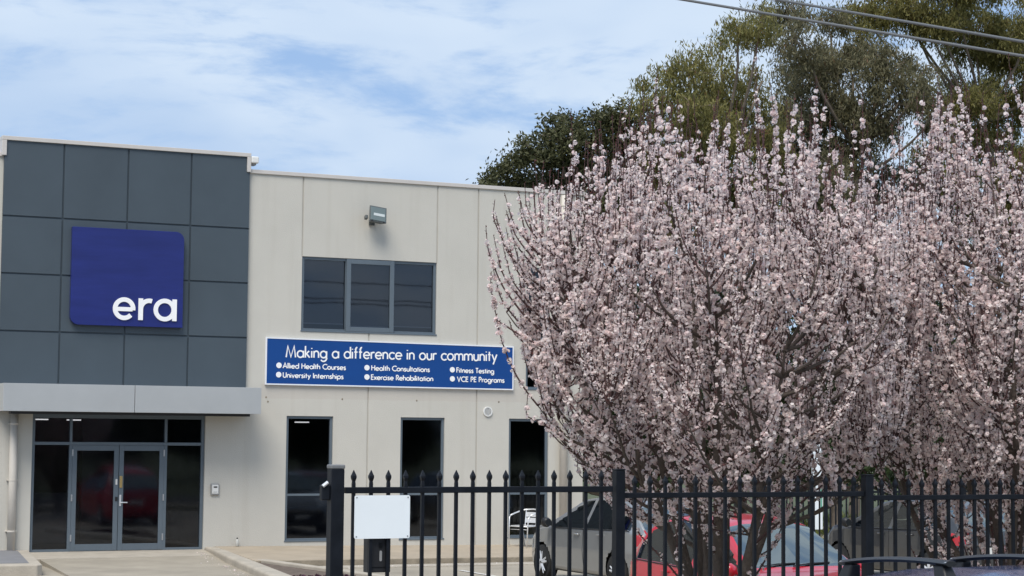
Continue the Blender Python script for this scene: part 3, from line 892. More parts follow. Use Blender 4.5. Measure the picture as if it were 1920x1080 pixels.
gate = thing("sliding_gate", "black spear topped sliding gate with white plate and letterbox on it", "gate", (0, FY, 0))
pickets(gate, -2.247, 0.1409, 16, 2.077, YL + .06)
rail(-2.315, -0.035, 1.900, 1.947, 0.021, gate); rail(-2.315, -0.035, 0.10, 0.16, 0.025, gate); rail(-2.315, -0.035, 0.62, 0.665, 0.021, gate)
post = thing("gate_post", "thick square black steel post at the left end of the sliding gate", "post", (-2.39, FY, YL))
MB().box(-.052, -.052, 0, .052, .052, 2.345).build("post", M_STEEL, post, bevel=0.006)
MB().box(-.056, -.056, 2.3455, .056, .056, 2.377).build("cap", mat("worn_grey_cap", (0.16, 0.165, 0.17), 0.55, var=.2, vscale=15), post, bevel=0.008)
lt = MB().box(-.120, -.03, 2.11, -.053, .03, 2.225).build("latch", M_STEEL, post, bevel=0.008)
MB().tube([(-.115, -.034, 2.215), (-.075, -.034, 2.245)], .014, 8).build("latch_tip", M_ALU, lt)

def fence_panel(x0, x1, label, zt, zr0, zr1, first, dx, n, ptop):
    t = thing("fence_panel", label, "fence", (0, FY, 0), group="black picket fence panels")
    MB().box(x0 - .04, -.04, YL, x0 + .04, .04, ptop).build("post", M_STEEL, t, bevel=0.005)
    MB().box(x0 - .043, -.043, ptop + .0005, x0 + .043, .043, ptop + .014).build("post_cap", M_STEEL, t, bevel=0.005)
    pickets(t, first, dx, n, zt, YL + .08)
    rail(x0 + .042, x1 - .042, zr0, zr1, 0.019, t); rail(x0 + .042, x1 - .042, 0.10, 0.145, 0.019, t)
    return t
fence_panel(0.025, 2.445, "black picket fence panel beside the gate, in front of the left blossom tree trunk", 2.032, 1.850, 1.893, 0.171, 0.1421, 16, 2.072)
fence_panel(2.445, 4.865, "black picket fence panel at the right edge in front of the right blossom tree", 2.006, 1.816, 1.860, 2.592, 0.1421, 16, 2.026)
fence_panel(4.865, 7.285, "black picket fence panel outside the right edge of the view", 1.99, 1.80, 1.843, 5.01, 0.1421, 16, 2.01)

pl_ = thing("blank_plate", "blank white rectangular plate screwed to the gate pickets", "sign", (-2.02, FY - .019, 1.722))
MB().prism(rounded(-.2255, .2255, -.163, .163, .014, .014, .014, .014, 4), -.005, -.001).build("plate", M_PLATE, pl_)
for sx in (-.208, .208):
    for sz in (-.147, .147):
        MB().tube([(sx, -.0075, sz), (sx, -.0052, sz)], .006, 8).build("screw", M_GALV, pl_)
bx = thing("letterbox", "black metal letterbox with pale vertical slot behind the gate pickets under the white plate", "letterbox", (-2.03, FY + .085, 1.30))
MB().box(-.088, -.068, 0, .098, .03, .262).build("body", M_BLACK, bx, bevel=0.006)
MB().box(-.094, -.072, .263, .104, .035, .275).build("lid", M_BLACK, bx, bevel=0.003)
MB().prism(rounded(.006, .026, .085, .165, .009, .009, .009, .009, 4), -.071, -.0685).build("slot", M_GREYPL, bx)
MB().prism(rounded(.0, .03, .185, .225, .01, .01, .01, .01, 4), -.0715, -.0685).build("lock", mat("black_lock", (.004, .004, .004), .3), bx)
MB().box(-.08, -.07, .035, .08, -.0685, .042).build("seam", mat("black_lock", (.004, .004, .004), .3), bx)

# ------------------------------------------------------------------ cafe chair
ch = thing("cafe_chair", "pale aluminium slatted cafe chair on the footpath by the third tall window", "chair", (10.28, -0.62, -0.022), math.radians(-62))
# faces local -y
for sx in (-1, 1):
    MB().tube([(sx * .235, -.24, 0), (sx * .245, -.225, .44), (sx * .255, -.205, .62), (sx * .262, -.15, .665)], .0125, 8).build("leg", M_ALU, ch, smooth=True)
    MB().tube([(sx * .20, .27, 0), (sx * .20, .19, .44)], .0125, 8).build("leg", M_ALU, ch, smooth=True)
am = [(-.262, -.15, .665), (-.275, 0, .70), (-.25, .17, .745), (-.17, .265, .775), (0, .295, .785), (.17, .265, .775), (.25, .17, .745), (.275, 0, .70), (.262, -.15, .665)]
MB().tube(am, .0165, 8).build("arm_rail", M_ALU, ch, smooth=True)
s = MB()
for i in range(7):
    y = -.21 + i * .062; s.box(-.21, y, .445, .21, y + .052, .455)
s.build("seat", M_ALU, ch, bevel=0.003)
sf = MB()
sf.tube([(-.225, -.23, .435), (.225, -.23, .435), (.205, .21, .435), (-.205, .21, .435), (-.225, -.23, .435)], .011, 8)
sf.tube([(-.225, -.2, .37), (.225, -.2, .37)], .008, 6)
sf.build("seat_frame", M_ALU, ch, smooth=True)
bk = MB()
for sx in (-1, 1): bk.tube([(sx * .14, .20, .44), (sx * .15, .255, .765)], .011, 8)
for z0, z1, y in ((.50, .605, .213), (.625, .725, .232)):
    bk.hexa([(-.145, y, z0), (.145, y, z0), (.145, y + .01, z0), (-.145, y + .01, z0)], [(-.148, y + .02, z1), (.148, y + .02, z1), (.148, y + .03, z1), (-.148, y + .03, z1)])
bk.build("backrest", M_ALU, ch)

# ------------------------------------------------------------------ cars
M_TYRE = mat("tyre_rubber", (0.012, 0.012, 0.012), 0.85)
M_RIM = mat("alloy_rim", (0.62, 0.63, 0.65), 0.35, metal=0.25)
M_CARGLASS = glass("car_side_glass", (0.30, 0.36, 0.34), 0.03, wob=0)
M_SCREEN = glass("car_windscreen_glass", (0.32, 0.38, 0.37), 0.27, wob=0, gcol=(0.95, 1.0, 0.93))
M_CARDARK = mat("car_dark_interior", (0.02, 0.02, 0.022), 0.8)
M_HEADL = mat("headlight_lens", (0.55, 0.57, 0.58), 0.15, metal=0.3, coat=0.8)
M_TAIL = mat("tail_light_lens", (0.42, 0.012, 0.015), 0.15, coat=0.8)
M_NUM = mat("number_plate_white", (0.7, 0.7, 0.68), 0.5)
def interp(tab, s):
    return float(np.interp(s, [p[0] for p in tab], [p[1] for p in tab]))
def smooth_tab(tab, n=80, k=3):
    xs_ = np.linspace(0, 1, n); v = np.interp(xs_, [p[0] for p in tab], [p[1] for p in tab])
    for _ in range(k):
        v[1:-1] = .25 * v[:-2] + .5 * v[1:-1] + .25 * v[2:]
    return list(zip(xs_, v))
HATCH = dict(L=4.15, W=1.74, H=1.50, R=.305, wheels=(.175, .805), screen=(.545, .735), rear=(.018, .125), side=(.085, .70), bp=(.43, .455),
    top=[(0, .72), (.006, .88), (.02, .99), (.06, 1.15), (.125, 1.36), (.18, 1.445), (.30, 1.495), (.42, 1.50), (.52, 1.455), (.56, 1.41), (.735, 1.03), (.76, 1.0), (.86, .93), (.95, .80), (.985, .69), (1, .60)],
    belt=[(0, .70), (.02, .92), (.10, .99), (.45, .95), (.74, .93), (.86, .87), (1, .55)])
WAGON = dict(L=4.75, W=1.84, H=1.66, R=.345, wheels=(.185, .80), screen=(.60, .735), rear=(.008, .075), side=(.055, .70), bp=(.445, .47),
    top=[(0, .80), (.004, 1.0), (.012, 1.12), (.05, 1.42), (.085, 1.58), (.14, 1.635), (.35, 1.66), (.50, 1.655), (.58, 1.61), (.615, 1.565), (.735, 1.16), (.76, 1.13), (.88, 1.07), (.96, .97), (.985, .86), (1, .75)],
    belt=[(0, .78), (.012, 1.03), (.10, 1.07), (.45, 1.03), (.74, 1.01), (.88, .97), (1, .70)])
RHATCH = dict(HATCH); RHATCH["top"] = [(a, z if z < 1.0 else 1.0 + (z - 1.0) * 1.24) for a, z in HATCH["top"]]; RHATCH["H"] = 1.62; RHATCH["L"] = 4.25
def car(name, label, cat, P, paint, loc, rz, ns=170, extras=True, tilt=0.0, group=None, mirror=None):
    """x forward, y left; one lofted skin whose faces are shared out to body, glass and lamps"""
    t = thing(name, label, cat, loc, rz, group)
    t.rotation_euler = (tilt, 0, rz)
    L, W, H = P["L"], P["W"], P["H"]
    top = smooth_tab(P["top"], 140, 2); belt = P["belt"]
    hw = W / 2
    wb = smooth_tab([(0, hw * .80), (.03, hw * .90), (.10, hw * .975), (.25, hw), (.75, hw), (.88, hw * .96), (.95, hw * .86), (.985, hw * .74), (1, hw * .64)], 80, 2)
    bot = [(0, .36), (.04, .25), (.12, .2), (.88, .2), (.96, .22), (1, .30)]
    segs = [(3, 'floor'), (2, 'sill'), (5, 'low'), (7, 'side'), (1, 'beltedge'), (9, 'green'), (2, 'rail'), (7, 'roof'), (5, 'top')]
    ss = np.concatenate([np.linspace(0, .03, 12)[:-1], np.linspace(.03, .97, ns)[:-1], np.linspace(.97, 1, 12)])
    rows = []
    labels = []
    for n_, l_ in segs: labels += [l_] * n_
    gh_full = H - interp(belt, .45)
    for s in ss:
        zt = interp(top, s); zb = interp(bot, s); w = interp(wb, s); ze = min(interp(belt, s), zt - .012)
        g = zt - ze
        tum = .26 * min(1, g / gh_full) * (hw / .87)
        wr = w - .03 - tum if g > .05 else w * .93
        zr = ze + g * .86 if g > .05 else ze + g * .5
        wr = min(wr, w * .95)
        mid = zb + (ze - zb) * .52
        key = [(0, zb), (w * .86, zb), (w * .955, zb + .05), (w * .995, mid), (w * .975, ze - .012), (w * .955, ze), (wr, zr), (wr * .955, zr + (zt - zr) * .45), (wr * .62, zt - (zt - zr) * .12), (0, zt)]
        ring_ = []
        for (n_, l_), a, b in zip(segs, key[:-1], key[1:]):
            for i in range(n_):
                q = i / n_
                ring_.append((a[0] + (b[0] - a[0]) * q, a[1] + (b[1] - a[1]) * q))
        ring_.append(key[-1])
        rows.append(ring_)
    nr = len(rows[0])
    V = []
    for s, ring_ in zip(ss, rows):
        x = (s - .5) * L
        for y, z in ring_: V.append((x, -y, z))
        for y, z in ring_: V.append((x, y, z))
    V = np.array(V)
    st = 2 * nr
    wheels = [(p - .5) * L for p in P["wheels"]]
    buckets = {}
    sc, rr_, sd, bp = P["screen"], P["rear"], P["side"], P["bp"]
    for i in range(len(ss) - 1):
        s = .5 * (ss[i] + ss[i + 1])
        for side in (0, 1):
            o = side * nr
            for j in range(nr - 1):
                q = [i * st + o + j, (i + 1) * st + o + j, (i + 1) * st + o + j + 1, i * st + o + j + 1]
                if side: q.reverse()
                c = V[q].mean(0)
                lab = labels[j]; key = 'body'
                if lab in ('floor', 'sill', 'low', 'side') and abs(c[1]) > .42 and any((c[0] - wx) ** 2 + (c[2] - P["R"]) ** 2 < (P["R"] + .045) ** 2 for wx in wheels):
                    continue
                ztop = interp(top, s)
                if lab == 'green':
                    fr_ = (c[2] - interp(belt, s)) / max(.05, ztop - interp(belt, s))
                    if sd[0] < s < sd[1] and ztop - interp(belt, s) > .14:
                        # slanted pillars follow the screens
                        zf = min(interp(top, min(1, s + .022)), interp(top, max(0, s - .02)))
                        if c[2] < zf - .075 and not (bp[0] < s < bp[1]):
                            key = 'sideF%d' % side if s > bp[1] else 'sideR%d' % side
                elif lab in ('roof', 'top'):
                    if sc[0] < s < sc[1]: key = 'screen'
                    elif rr_[0] < s < rr_[1]: key = 'rear'
                if lab in ('side', 'low', 'beltedge', 'top', 'roof', 'rail') and key == 'body':
                    if s > .90 and (.66 if H < 1.64 else .8) < c[2] < (.86 if H < 1.64 else 1.02) and abs(c[1]) > .42: key = 'head%d' % side
                    if s < .055 and (.74 if H < 1.64 else .86) < c[2] < (1.0 if H < 1.64 else 1.15) and abs(c[1]) > .55 * hw / .87: key = 'tail%d' % side
                buckets.setdefault(key, []).append(q)
    # nose and tail closing panels
    Vl = V.tolist()
    for end, i0 in ((0, 0), (1, len(ss) - 1)):
        x = V[i0 * st][0]
        for side in (0, 1):
            idx = [i0 * st + side * nr + j for j in range(nr)]
            zc = .5 * (V[idx[0]][2] + V[idx[-1]][2])
            prev = idx
            for kf in (.66, .33, .0):
                cur = []
                for j in idx:
                    z = V[j][2]
                    Vl.append((x + (.02 if end else -.02) * (1 - kf), V[j][1] * kf, z)); cur.append(len(Vl) - 1)
                for j in range(nr - 1):
                    q = [prev[j], cur[j], cur[j + 1], prev[j + 1]]
                    if (side == 0) == (end == 1): q.reverse()
                    zz = np.mean([Vl[k_][2] for k_ in q]); key = 'body'
                    if end and .30 < zz < .52: key = 'grille'
                    if (not end) and (.74 if H < 1.64 else .86) < zz and kf == .66: key = 'tail%d' % side
                    buckets.setdefault(key, []).append(q)
                prev = cur
    Vn = np.array(Vl)
    def part(nm, key, m, sm=True):
        if key not in buckets: return None
        F = np.array(buckets[key]); u_, inv = np.unique(F, return_inverse=True)
        return fast_mesh(nm, Vn[u_], inv.reshape(F.shape), m, t, smooth=sm)
    for wx in wheels:
        dx_, dz_ = Vn[:, 0] - wx, Vn[:, 2] - P["R"]; dd = np.hypot(dx_, dz_); Ra = P["R"] + .045
        m_ = (np.abs(Vn[:, 1]) > .42) & (dd < Ra) & (dd > Ra - .075)
        Vn[m_, 0] = wx + dx_[m_] / dd[m_] * Ra; Vn[m_, 2] = P["R"] + dz_[m_] / dd[m_] * Ra
    part("body", 'body', paint)
    part("windscreen", 'screen', M_SCREEN); part("rear_window", 'rear', M_SCREEN)
    for sd_ in (0, 1):
        part("side_window", 'sideF%d' % sd_, M_CARGLASS); part("side_window", 'sideR%d' % sd_, M_CARGLASS)
        part("headlight", 'head%d' % sd_, M_HEADL); part("tail_light", 'tail%d' % sd_, M_TAIL)
    part("grille", 'grille', M_BLACK)
    # cabin and underbody
    u = MB()
    u.box(-L * .46, -hw * .6, .19, L * .46, hw * .6, .55)
    u.box(-L * .40, -hw * .86, .40, L * .22, hw * .86, .62)
    u.box(L * .20, -hw * .84, .55, L * .235, hw * .84, interp(belt, .7) - .06)
    u.build("underbody", M_CARDARK, t)
    for sx, sy in ((-.02, -.36), (-.02, .36), (-.24, -.36), (-.24, .36)):
        b = MB()
        x0 = L * sx
        b.hexa([(x0 - .30, sy - .23, .60), (x0 - .12, sy - .23, .60), (x0 - .12, sy + .23, .60), (x0 - .30, sy + .23, .60)],
               [(x0 - .44, sy - .20, H - .46), (x0 - .34, sy - .20, H - .46), (x0 - .34, sy + .20, H - .46), (x0 - .44, sy + .20, H - .46)])
        b.box(x0 - .44, sy - .12, H - .44, x0 - .36, sy + .12, H - .26)
        b.build("seat", M_CARDARK, t, bevel=.03)
    # wheels
    for wx in wheels:
        for sy in (-1, 1):
            y0 = sy * (hw - .21); y1 = sy * (hw - .015); R = P["R"]
            tb = MB().tube([(0, y0 - sy * 0, 0), (0, y0 + sy * .01, 0), (0, y0 + sy * .02, 0), (0, y1 - sy * .03, 0), (0, y1 - sy * .005, 0), (0, y1, 0), (0, y1 - sy * .012, 0)],
                           [R * .55, R * .95, R, R, R * .965, R * .80, R * .64], 30, cap=False)
            wl = tb.build("wheel", M_TYRE, t, smooth=True, loc=(wx, 0, R))
            rm_ = MB()
            yf = y1 - sy * .010
            rm_.tube([(0, yf - sy * .05, 0), (0, yf - sy * .005, 0), (0, yf, 0), (0, yf - sy * .012, 0), (0, yf - sy * .06, 0)], [R * .70, R * .70, R * .665, R * .62, R * .60], 30, cap=False)
            rm_.tube([(0, yf - sy * .04, 0), (0, yf - sy * .008, 0)], [R * .16, R * .12], 12)
            for k in range(5):
                a = 2 * PI * k / 5 + .3
                for da in (-.13, .13):
                    ca, sa = math.cos(a + da * .5), math.sin(a + da * .5); cb_, sb_ = math.cos(a + da * 1.4), math.sin(a + da * 1.4)
                    rm_.tube([(R * .1 * ca, yf - sy * .014, R * .1 * sa), (R * .65 * cb_, yf - sy * .018, R * .65 * sb_)], [.040, .034], 6)
            rm_.build("rim", M_RIM, wl, smooth=False)
            MB().tube([(0, y0 + sy * .03, 0), (0, yf - sy * .065, 0)], R * .62, 20).build("brake_disc", M_CARDARK, wl)
    # door shut lines and window trim
    def on_skin(s, j0, j1, sy):
        i = int(np.argmin(np.abs(ss - s))); out_ = []
        for j in range(j0, j1):
            q = V[i * st + j]; out_.append((q[0], sy * (abs(q[1]) + .0015), q[2]))
        return out_
    jb = 3 + 2 + 5 + 7
    for sy in (-1, 1):
        for s_ in (sd[0] + .12, .5 * (bp[0] + bp[1]), sd[1] - .012):
            MB().tube(on_skin(s_, 6, jb + 1, sy), .0045, 4).build("door_seam", M_BLACK, t)
        tr_ = [(V[i * st + jb][0], sy * (abs(V[i * st + jb][1]) + .004), V[i * st + jb][2] + .004) for i in range(len(ss)) if sd[0] < ss[i] < sd[1] + .01]
        MB().tube(tr_, .009, 5).build("window_trim", M_BLACK, t)
    # mirrors, handles, plates, wipers, sills
    for sy in (-1, 1):
        xm = (sc[1] - .5) * L - .16; zm = interp(belt, sc[1]) + .075
        mb_ = MB().tube([(xm + .06, sy * (hw + .02), zm), (xm + .05, sy * (hw + .08), zm), (xm + .03, sy * (hw + .14), zm + .005), (xm + .02, sy * (hw + .16), zm)], [.05, .085, .08, .04], 12)
        mb_.tube([(xm + .05, sy * (hw - .05), zm - .05), (xm + .05, sy * (hw + .06), zm - .02)], .022, 8)
        mo = mb_.build("mirror", mirror or paint, t, smooth=True)
        MB().tube([(xm - .045, sy * (hw + .10), zm), (xm - .03, sy * (hw + .10), zm)], .062, 12).build("mirror_glass", mat("dark_mirror_glass", (.02, .022, .024), .12), mo)
        for s_ in (bp[0] - .155, bp[1] + .015):
            xh = (s_ - .5) * L; zh = interp(belt, s_) - .10
            MB().tube([(xh, sy * (hw * .985), zh), (xh + .03, sy * (hw * 1.02), zh + .006), (xh + .15, sy * (hw * 1.02), zh + .006), (xh + .18, sy * (hw * .985), zh)], .014, 8).build("door_handle", paint if paint is not M_RED else M_RED, t, smooth=True)
    MB().box(-L / 2 - .032, -.19, .60, -L / 2 - .021, .19, .71).build("number_plate", M_NUM, t)
    MB().box(L / 2 + .021, -.19, .37, L / 2 + .032, .19, .47).build("number_plate", M_NUM, t)
    zc = interp(top, sc[1]) + .012; xc = (sc[1] - .5) * L
    for y0, y1 in ((-.15, .42), (-.62, -.08)):
        MB().tube([(xc + .02, y0, zc - .005), (xc - .03, .5 * (y0 + y1), zc + .018), (xc - .05, y1, zc + .024)], .010, 6).build("wiper", M_BLACK, t)
    return t
def paint(name, c, rough=.28, metal=0.0, coat=1.0):
    return mat(name, c, rough, metal=metal, coat=coat, var=.03, vscale=3)
RED = (5.80, -16.95, YL + .01)
M_GREYP = paint("silver_grey_paint", (0.30, 0.305, 0.305), .32, .55)
M_RED = paint("red_paint", (0.50, 0.012, 0.030), .3)
M_DKGREY = paint("dark_grey_paint", (0.030, 0.031, 0.034), .3, .0)
M_NAVY = paint("dark_blue_paint", (0.022, 0.045, 0.12), .22, .0, .6)
M_MAROON = paint("maroon_paint", (0.12, 0.008, 0.016), .3)
car("parked_hatchback", "silver grey hatchback parked nose in towards the office, seen from its rear left", "car", HATCH, M_GREYP, (8.02, -9.15, YZ), PI / 2 + math.radians(1), mirror=M_BLACK)
car("parked_hatchback", "bright red hatchback facing the street behind the left blossom tree trunk", "car", RHATCH, M_RED, RED, -PI / 2)
car("parked_hatchback", "dark grey hatchback parked nose in behind the fence post between the blossom trees", "car", HATCH, M_DKGREY, (13.45, -10.1, YZ - .02), PI / 2, mirror=M_BLACK)
car("parked_hatchback", "maroon hatchback mostly hidden behind the right blossom tree at the right edge", "car", HATCH, M_MAROON, (11.55, -17.4, YL), -PI / 2)
nc = car("street_wagon", "dark blue wagon in the bottom right corner with black roof bars, only its roof showing", "car", WAGON, M_NAVY, (-0.82, -29.44, 0.012), PI + math.radians(0), tilt=math.radians(3.2))
# roof bars across the car (car local: x forward, y left)
for xb in (0.36, -0.39):
    b = MB()
    pts = [(xb, y, 1.705 - .03 * (y / .56) ** 2) for y in np.linspace(-.47, .47, 13)]
    vs = []; fs = []
    for p in pts:
        for dx_, dz in ((-.04, 0), (-.02, .016), (.02, .016), (.042, .002), (.02, -.012), (-.02, -.012)): vs.append((p[0] + dx_, p[1], p[2] + dz))
    for i in range(len(pts) - 1):
        for j in range(6): fs.append((6 * i + j, 6 * i + (j + 1) % 6, 6 * i + 6 + (j + 1) % 6, 6 * i + 6 + j))
    fs += [tuple(range(5, -1, -1)), tuple(6 * (len(pts) - 1) + j for j in range(6))]
    b.add(vs, fs)
    rb = b.build("roof_bar", mat("black_roof_bar", (0.02, 0.021, 0.023), .35), nc)
    for sy in (-1, 1):
        f = MB()
        f.hexa([(xb - .045, sy * .43 - .05, 1.60), (xb + .045, sy * .43 - .05, 1.60), (xb + .045, sy * .43 + .05, 1.59), (xb - .045, sy * .43 + .05, 1.59)],
               [(xb - .03, sy * .395 - .04, 1.678), (xb + .03, sy * .395 - .04, 1.678), (xb + .03, sy * .395 + .04, 1.678), (xb - .03, sy * .395 + .04, 1.678)])
        f.build("roof_bar_foot", M_BLACK, nc, bevel=.01)
        MB().box(xb - .030, sy * .452 - .016, 1.686, xb + .032, sy * .452 + .016, 1.6955).build("bar_cap", M_ALU, rb, bevel=.003)

# ------------------------------------------------------------------ trees
def curve(p0, p1, bow, n=8):
    """quadratic bow between two points"""
    p0, p1, bow = np.array(p0, float), np.array(p1, float), np.array(bow, float)
    t = np.linspace(0, 1, n)[:, None]
    return p0 * (1 - t) + p1 * t + bow * (4 * t * (1 - t))
class Wood:
    """many tapered tubes gathered quickly"""
    def __init__(s): s.V = []; s.F = []; s.n = 0
    def tube(s, P, r0, r1, k=5, power=1.0):
        P = np.asarray(P, float); m = len(P)
        T = np.gradient(P, axis=0); T /= np.linalg.norm(T, axis=1, keepdims=True) + 1e-9
        ref = np.array([.31, .95, .05]); A = np.cross(T, ref); A /= np.linalg.norm(A, axis=1, keepdims=True) + 1e-9
        B = np.cross(T, A)
        r = (r0 + (r1 - r0) * np.linspace(0, 1, m) ** power)[:, None, None]
        a = np.arange(k) * 2 * PI / k
        V = P[:, None, :] + r * (A[:, None, :] * np.cos(a)[None, :, None] + B[:, None, :] * np.sin(a)[None, :, None])
        i = np.arange(m - 1)[:, None] * k; j = np.arange(k)[None, :]; j2 = (j + 1) % k
        F = np.stack([i + j, i + j2, i + k + j2, i + k + j], -1).reshape(-1, 4)
        s.V.append(V.reshape(-1, 3)); s.F.append(F + s.n); s.n += m * k
    def build(s, name, m, parent):
        if not s.V: return None
        return fast_mesh(name, np.concatenate(s.V), np.concatenate(s.F), m, parent, smooth=True)

def blossoms(rng, C, AX, size, petals=5):
    """small cupped five-petal flowers: centre C, facing AX"""
    n = len(C)
    r = rng.normal(size=(n, 3)); A = unit(np.cross(AX, r)); B = np.cross(AX, A)
    R = (size * rng.uniform(.7, 1.2, n))[:, None]
    V = [C - AX * R * .35]
    for k in range(petals):
        a = 2 * PI * k / petals
        V.append(C + (A * math.cos(a) + B * math.sin(a)) * R + AX * R * rng.uniform(.0, .35, (n, 1)))
    V = np.stack(V, 1).reshape(-1, 3)
    base = np.arange(n)[:, None] * (petals + 1)
    F = np.stack([np.stack([base[:, 0], base[:, 0] + 1 + k, base[:, 0] + 1 + (k + 1) % petals], 1) for k in range(petals)], 1).reshape(-1, 3)
    return V, F

def plum_tree(label, loc, seed, env, n_limbs, n_sub, n_whip, extra=(), zsc=1.0, lean=(0, 0), group="blossoming plum trees behind the fence", fork=.75):
    rng = np.random.default_rng(seed)
    t = thing("blossom_tree", label, "tree", loc, 0, group)
    ez = np.array([e_[0] for e_ in env]) * zsc; er = np.array([e_[1] for e_ in env])
    R_ = lambda z: np.interp(z, ez, er, left=.2, right=.03)
    trunk, twig = Wood(), Wood()
    whips = []        # (points, flower density, bare tip)
    # several stems rising from one foot
    trunk.tube(curve((0, 0, -.1), (.02, 0, .55), (.01, .01, 0), 6), .135, .105, 12)
    stems = []
    for i in range(n_limbs):
        az = 2 * PI * (i + rng.uniform(-.3, .3)) / n_limbs + .4
        ztop = rng.uniform(3.2, 4.9) * zsc
        rr = R_(ztop) * (rng.uniform(.55, .9) if i % 3 else rng.uniform(.05, .35))
        z0 = rng.uniform(.35, fork)
        p1 = np.array([rr * math.cos(az) + lean[0], rr * math.sin(az) + lean[1], ztop])
        p0 = np.array([.05 * math.cos(az), .05 * math.sin(az), z0])
        out = np.array([math.cos(az), math.sin(az), 0])
        P = curve(p0, p1, out * rng.uniform(-.05, .22) + np.array([0, 0, rng.uniform(-.1, .1)]), 14)
        P += np.cumsum(rng.normal(0, .012, P.shape), 0)
        trunk.tube(P, rng.uniform(.040, .066), .011, 8)
        stems.append((P, rng.uniform(.05, .07)))
    pool = [np.concatenate([P[int(len(P) * .12):] for P, _ in stems])]
    def targets(n, z0, z1, shell):
        zz = rng.uniform(z0, z1, n * 6); rr = R_(zz)
        keep = rng.random(len(zz)) < (rr / er.max()) ** 1.6 * np.interp(zz / zsc, [1.8, 2.4, 4.5, 5.2, 6.2], [.35, 1, 1, .55, .35])
        zz, rr = zz[keep][:n], rr[keep][:n]
        az = rng.uniform(0, 2 * PI, len(zz)); r = rr * rng.random(len(zz)) ** shell * np.where(rng.random(len(zz)) > .86, rng.uniform(1.0, 1.16, len(zz)), 1.0)
        return np.stack([r * np.cos(az) + lean[0], r * np.sin(az) + lean[1], zz], 1)
    def attach(tg, pts, rise):
        d = tg - pts; dz = d[:, 2]; h = np.hypot(d[:, 0], d[:, 1])
        cost = np.hypot(h, dz) + np.where(dz < h * rise, 5.0, 0.0)
        return pts[int(np.argmin(cost))], float(cost.min())
    mids = []
    for tg in targets(n_sub, 1.5 * zsc, ez[-1] * .86, .45):
        pts = pool[0]; p0, c = attach(tg, pts, .55)
        if c > 5: continue
        d = tg - p0; ln = np.linalg.norm(d)
        Q = curve(p0, tg, np.array([d[0], d[1], 0]) * .10 - np.array([0, 0, .06 * ln]), 10)
        Q += np.cumsum(rng.normal(0, .007, Q.shape), 0)
        trunk.tube(Q, min(.026, .010 + .010 * ln), .005, 6); mids.append(Q)
    pool.append(np.concatenate([np.concatenate([P[int(len(P) * .2):] for P, _ in stems])] + mids))
    W = []
    for tg in targets(n_whip, 1.75 * zsc, ez[-1], .34):
        p0, c = attach(tg, pool[1], .35 if tg[2] < 2.4 else (.9 if tg[2] < 3.6 else 1.8))
        if c > (1.25 if tg[2] < 4 else .95): continue
        d = tg - p0; ln = np.linalg.norm(d); hd = np.array([d[0], d[1], 0])
        up = np.array([rng.normal(0, .04), rng.normal(0, .04), rng.uniform(.12, .35) + .45 * max(0, min(1, (tg[2] / zsc - 3.2) / 1.5)) * rng.random()])
        Q = curve(p0, tg, hd * .16 - np.array([0, 0, .05 * ln]), 7)
        tip = Q[-1] - Q[-2]
        Q = np.concatenate([Q, [Q[-1] + up * .5 + hd * .06, Q[-1] + up]])
        if Q[-1][2] > ez[-1] + .1: continue
        W.append(Q)
    for P in W:
        twig.tube(P, .0085, .0028, 4)
        top = P[-1][2]
        dens = 1.0
        bare = 0.0
        if top > 4.75 * zsc: bare = rng.uniform(.03, .35); dens = rng.uniform(.5, .95)
        whips.append((P, dens, bare))
    # long shoots standing clear of the top
    for i in range(80):
        P0 = W[rng.integers(len(W))]
        if P0[-1][2] < 4.6 * zsc: continue
        p0 = P0[-2]; P = curve(p0, p0 + np.array([rng.normal(0, .05), rng.normal(0, .05), rng.uniform(.35, 1.05)]), (rng.normal(0, .02), rng.normal(0, .02), 0), 8)
        if P[-1][2] > ez[-1] + .45: continue
        twig.tube(P, .006, .0022, 4); whips.append((P, rng.uniform(.15, .9), .15))
    for pts, dens in extra:
        pts = np.array(pts, float); tt = np.linspace(0, len(pts) - 1, 6 * (len(pts) - 1))
        P = np.stack([np.interp(tt, np.arange(len(pts)), pts[:, c]) for c in range(3)], 1)
        for _ in range(2): P[1:-1] = .25 * P[:-2] + .5 * P[1:-1] + .25 * P[2:]
        twig.tube(P, .013, .003, 5); whips.append((P, dens, .06))
    trunk.build("trunk", M_BARK, t)
    twig.build("branches", M_TWIG, t)
    C, AX, B, BA = [], [], [], []
    for P, dens, bare in whips:
        seg = np.linalg.norm(np.diff(P, axis=0), axis=1); L_ = seg.sum(); cs = np.concatenate([[0], np.cumsum(seg)]) / L_
        m = max(2, int(L_ / .036 * dens))
        u = np.clip(rng.uniform(.06, 1 - bare, m), 0, 1)
        clump = rng.random(m) < .75
        c = np.stack([np.interp(u, cs, P[:, q]) for q in range(3)], 1)
        for q in range(m):
            k = rng.integers(5, 9) if clump[q] else rng.integers(1, 4)
            dirs = rng.normal(size=(k, 3)); dirs /= np.linalg.norm(dirs, axis=1, keepdims=True)
            ctr = rng.normal(0, .009, 3)
            C.append(c[q] + ctr + dirs * rng.uniform(.012, .022, (k, 1))); AX.append(dirs)
        mb_ = max(3, int(L_ / .024))
        ub = rng.uniform(0.02, 1, mb_); cbud = np.stack([np.interp(ub, cs, P[:, q]) for q in range(3)], 1)
        db = rng.normal(size=(mb_, 3)) * .8 + np.array([0, 0, .6]); db /= np.linalg.norm(db, axis=1, keepdims=True)
        B.append(cbud + db * .012); BA.append(db)
    C = np.concatenate(C); AX = np.concatenate(AX)
    V, F = blossoms(rng, C, AX, np.repeat(1, len(C)) * .0155 * np.clip(1 + .35 * np.sin(C[:, 0] * 5.1 + C[:, 2] * 3.3) * np.cos(C[:, 1] * 4.3 - C[:, 2] * 2.1), .7, 1.3))
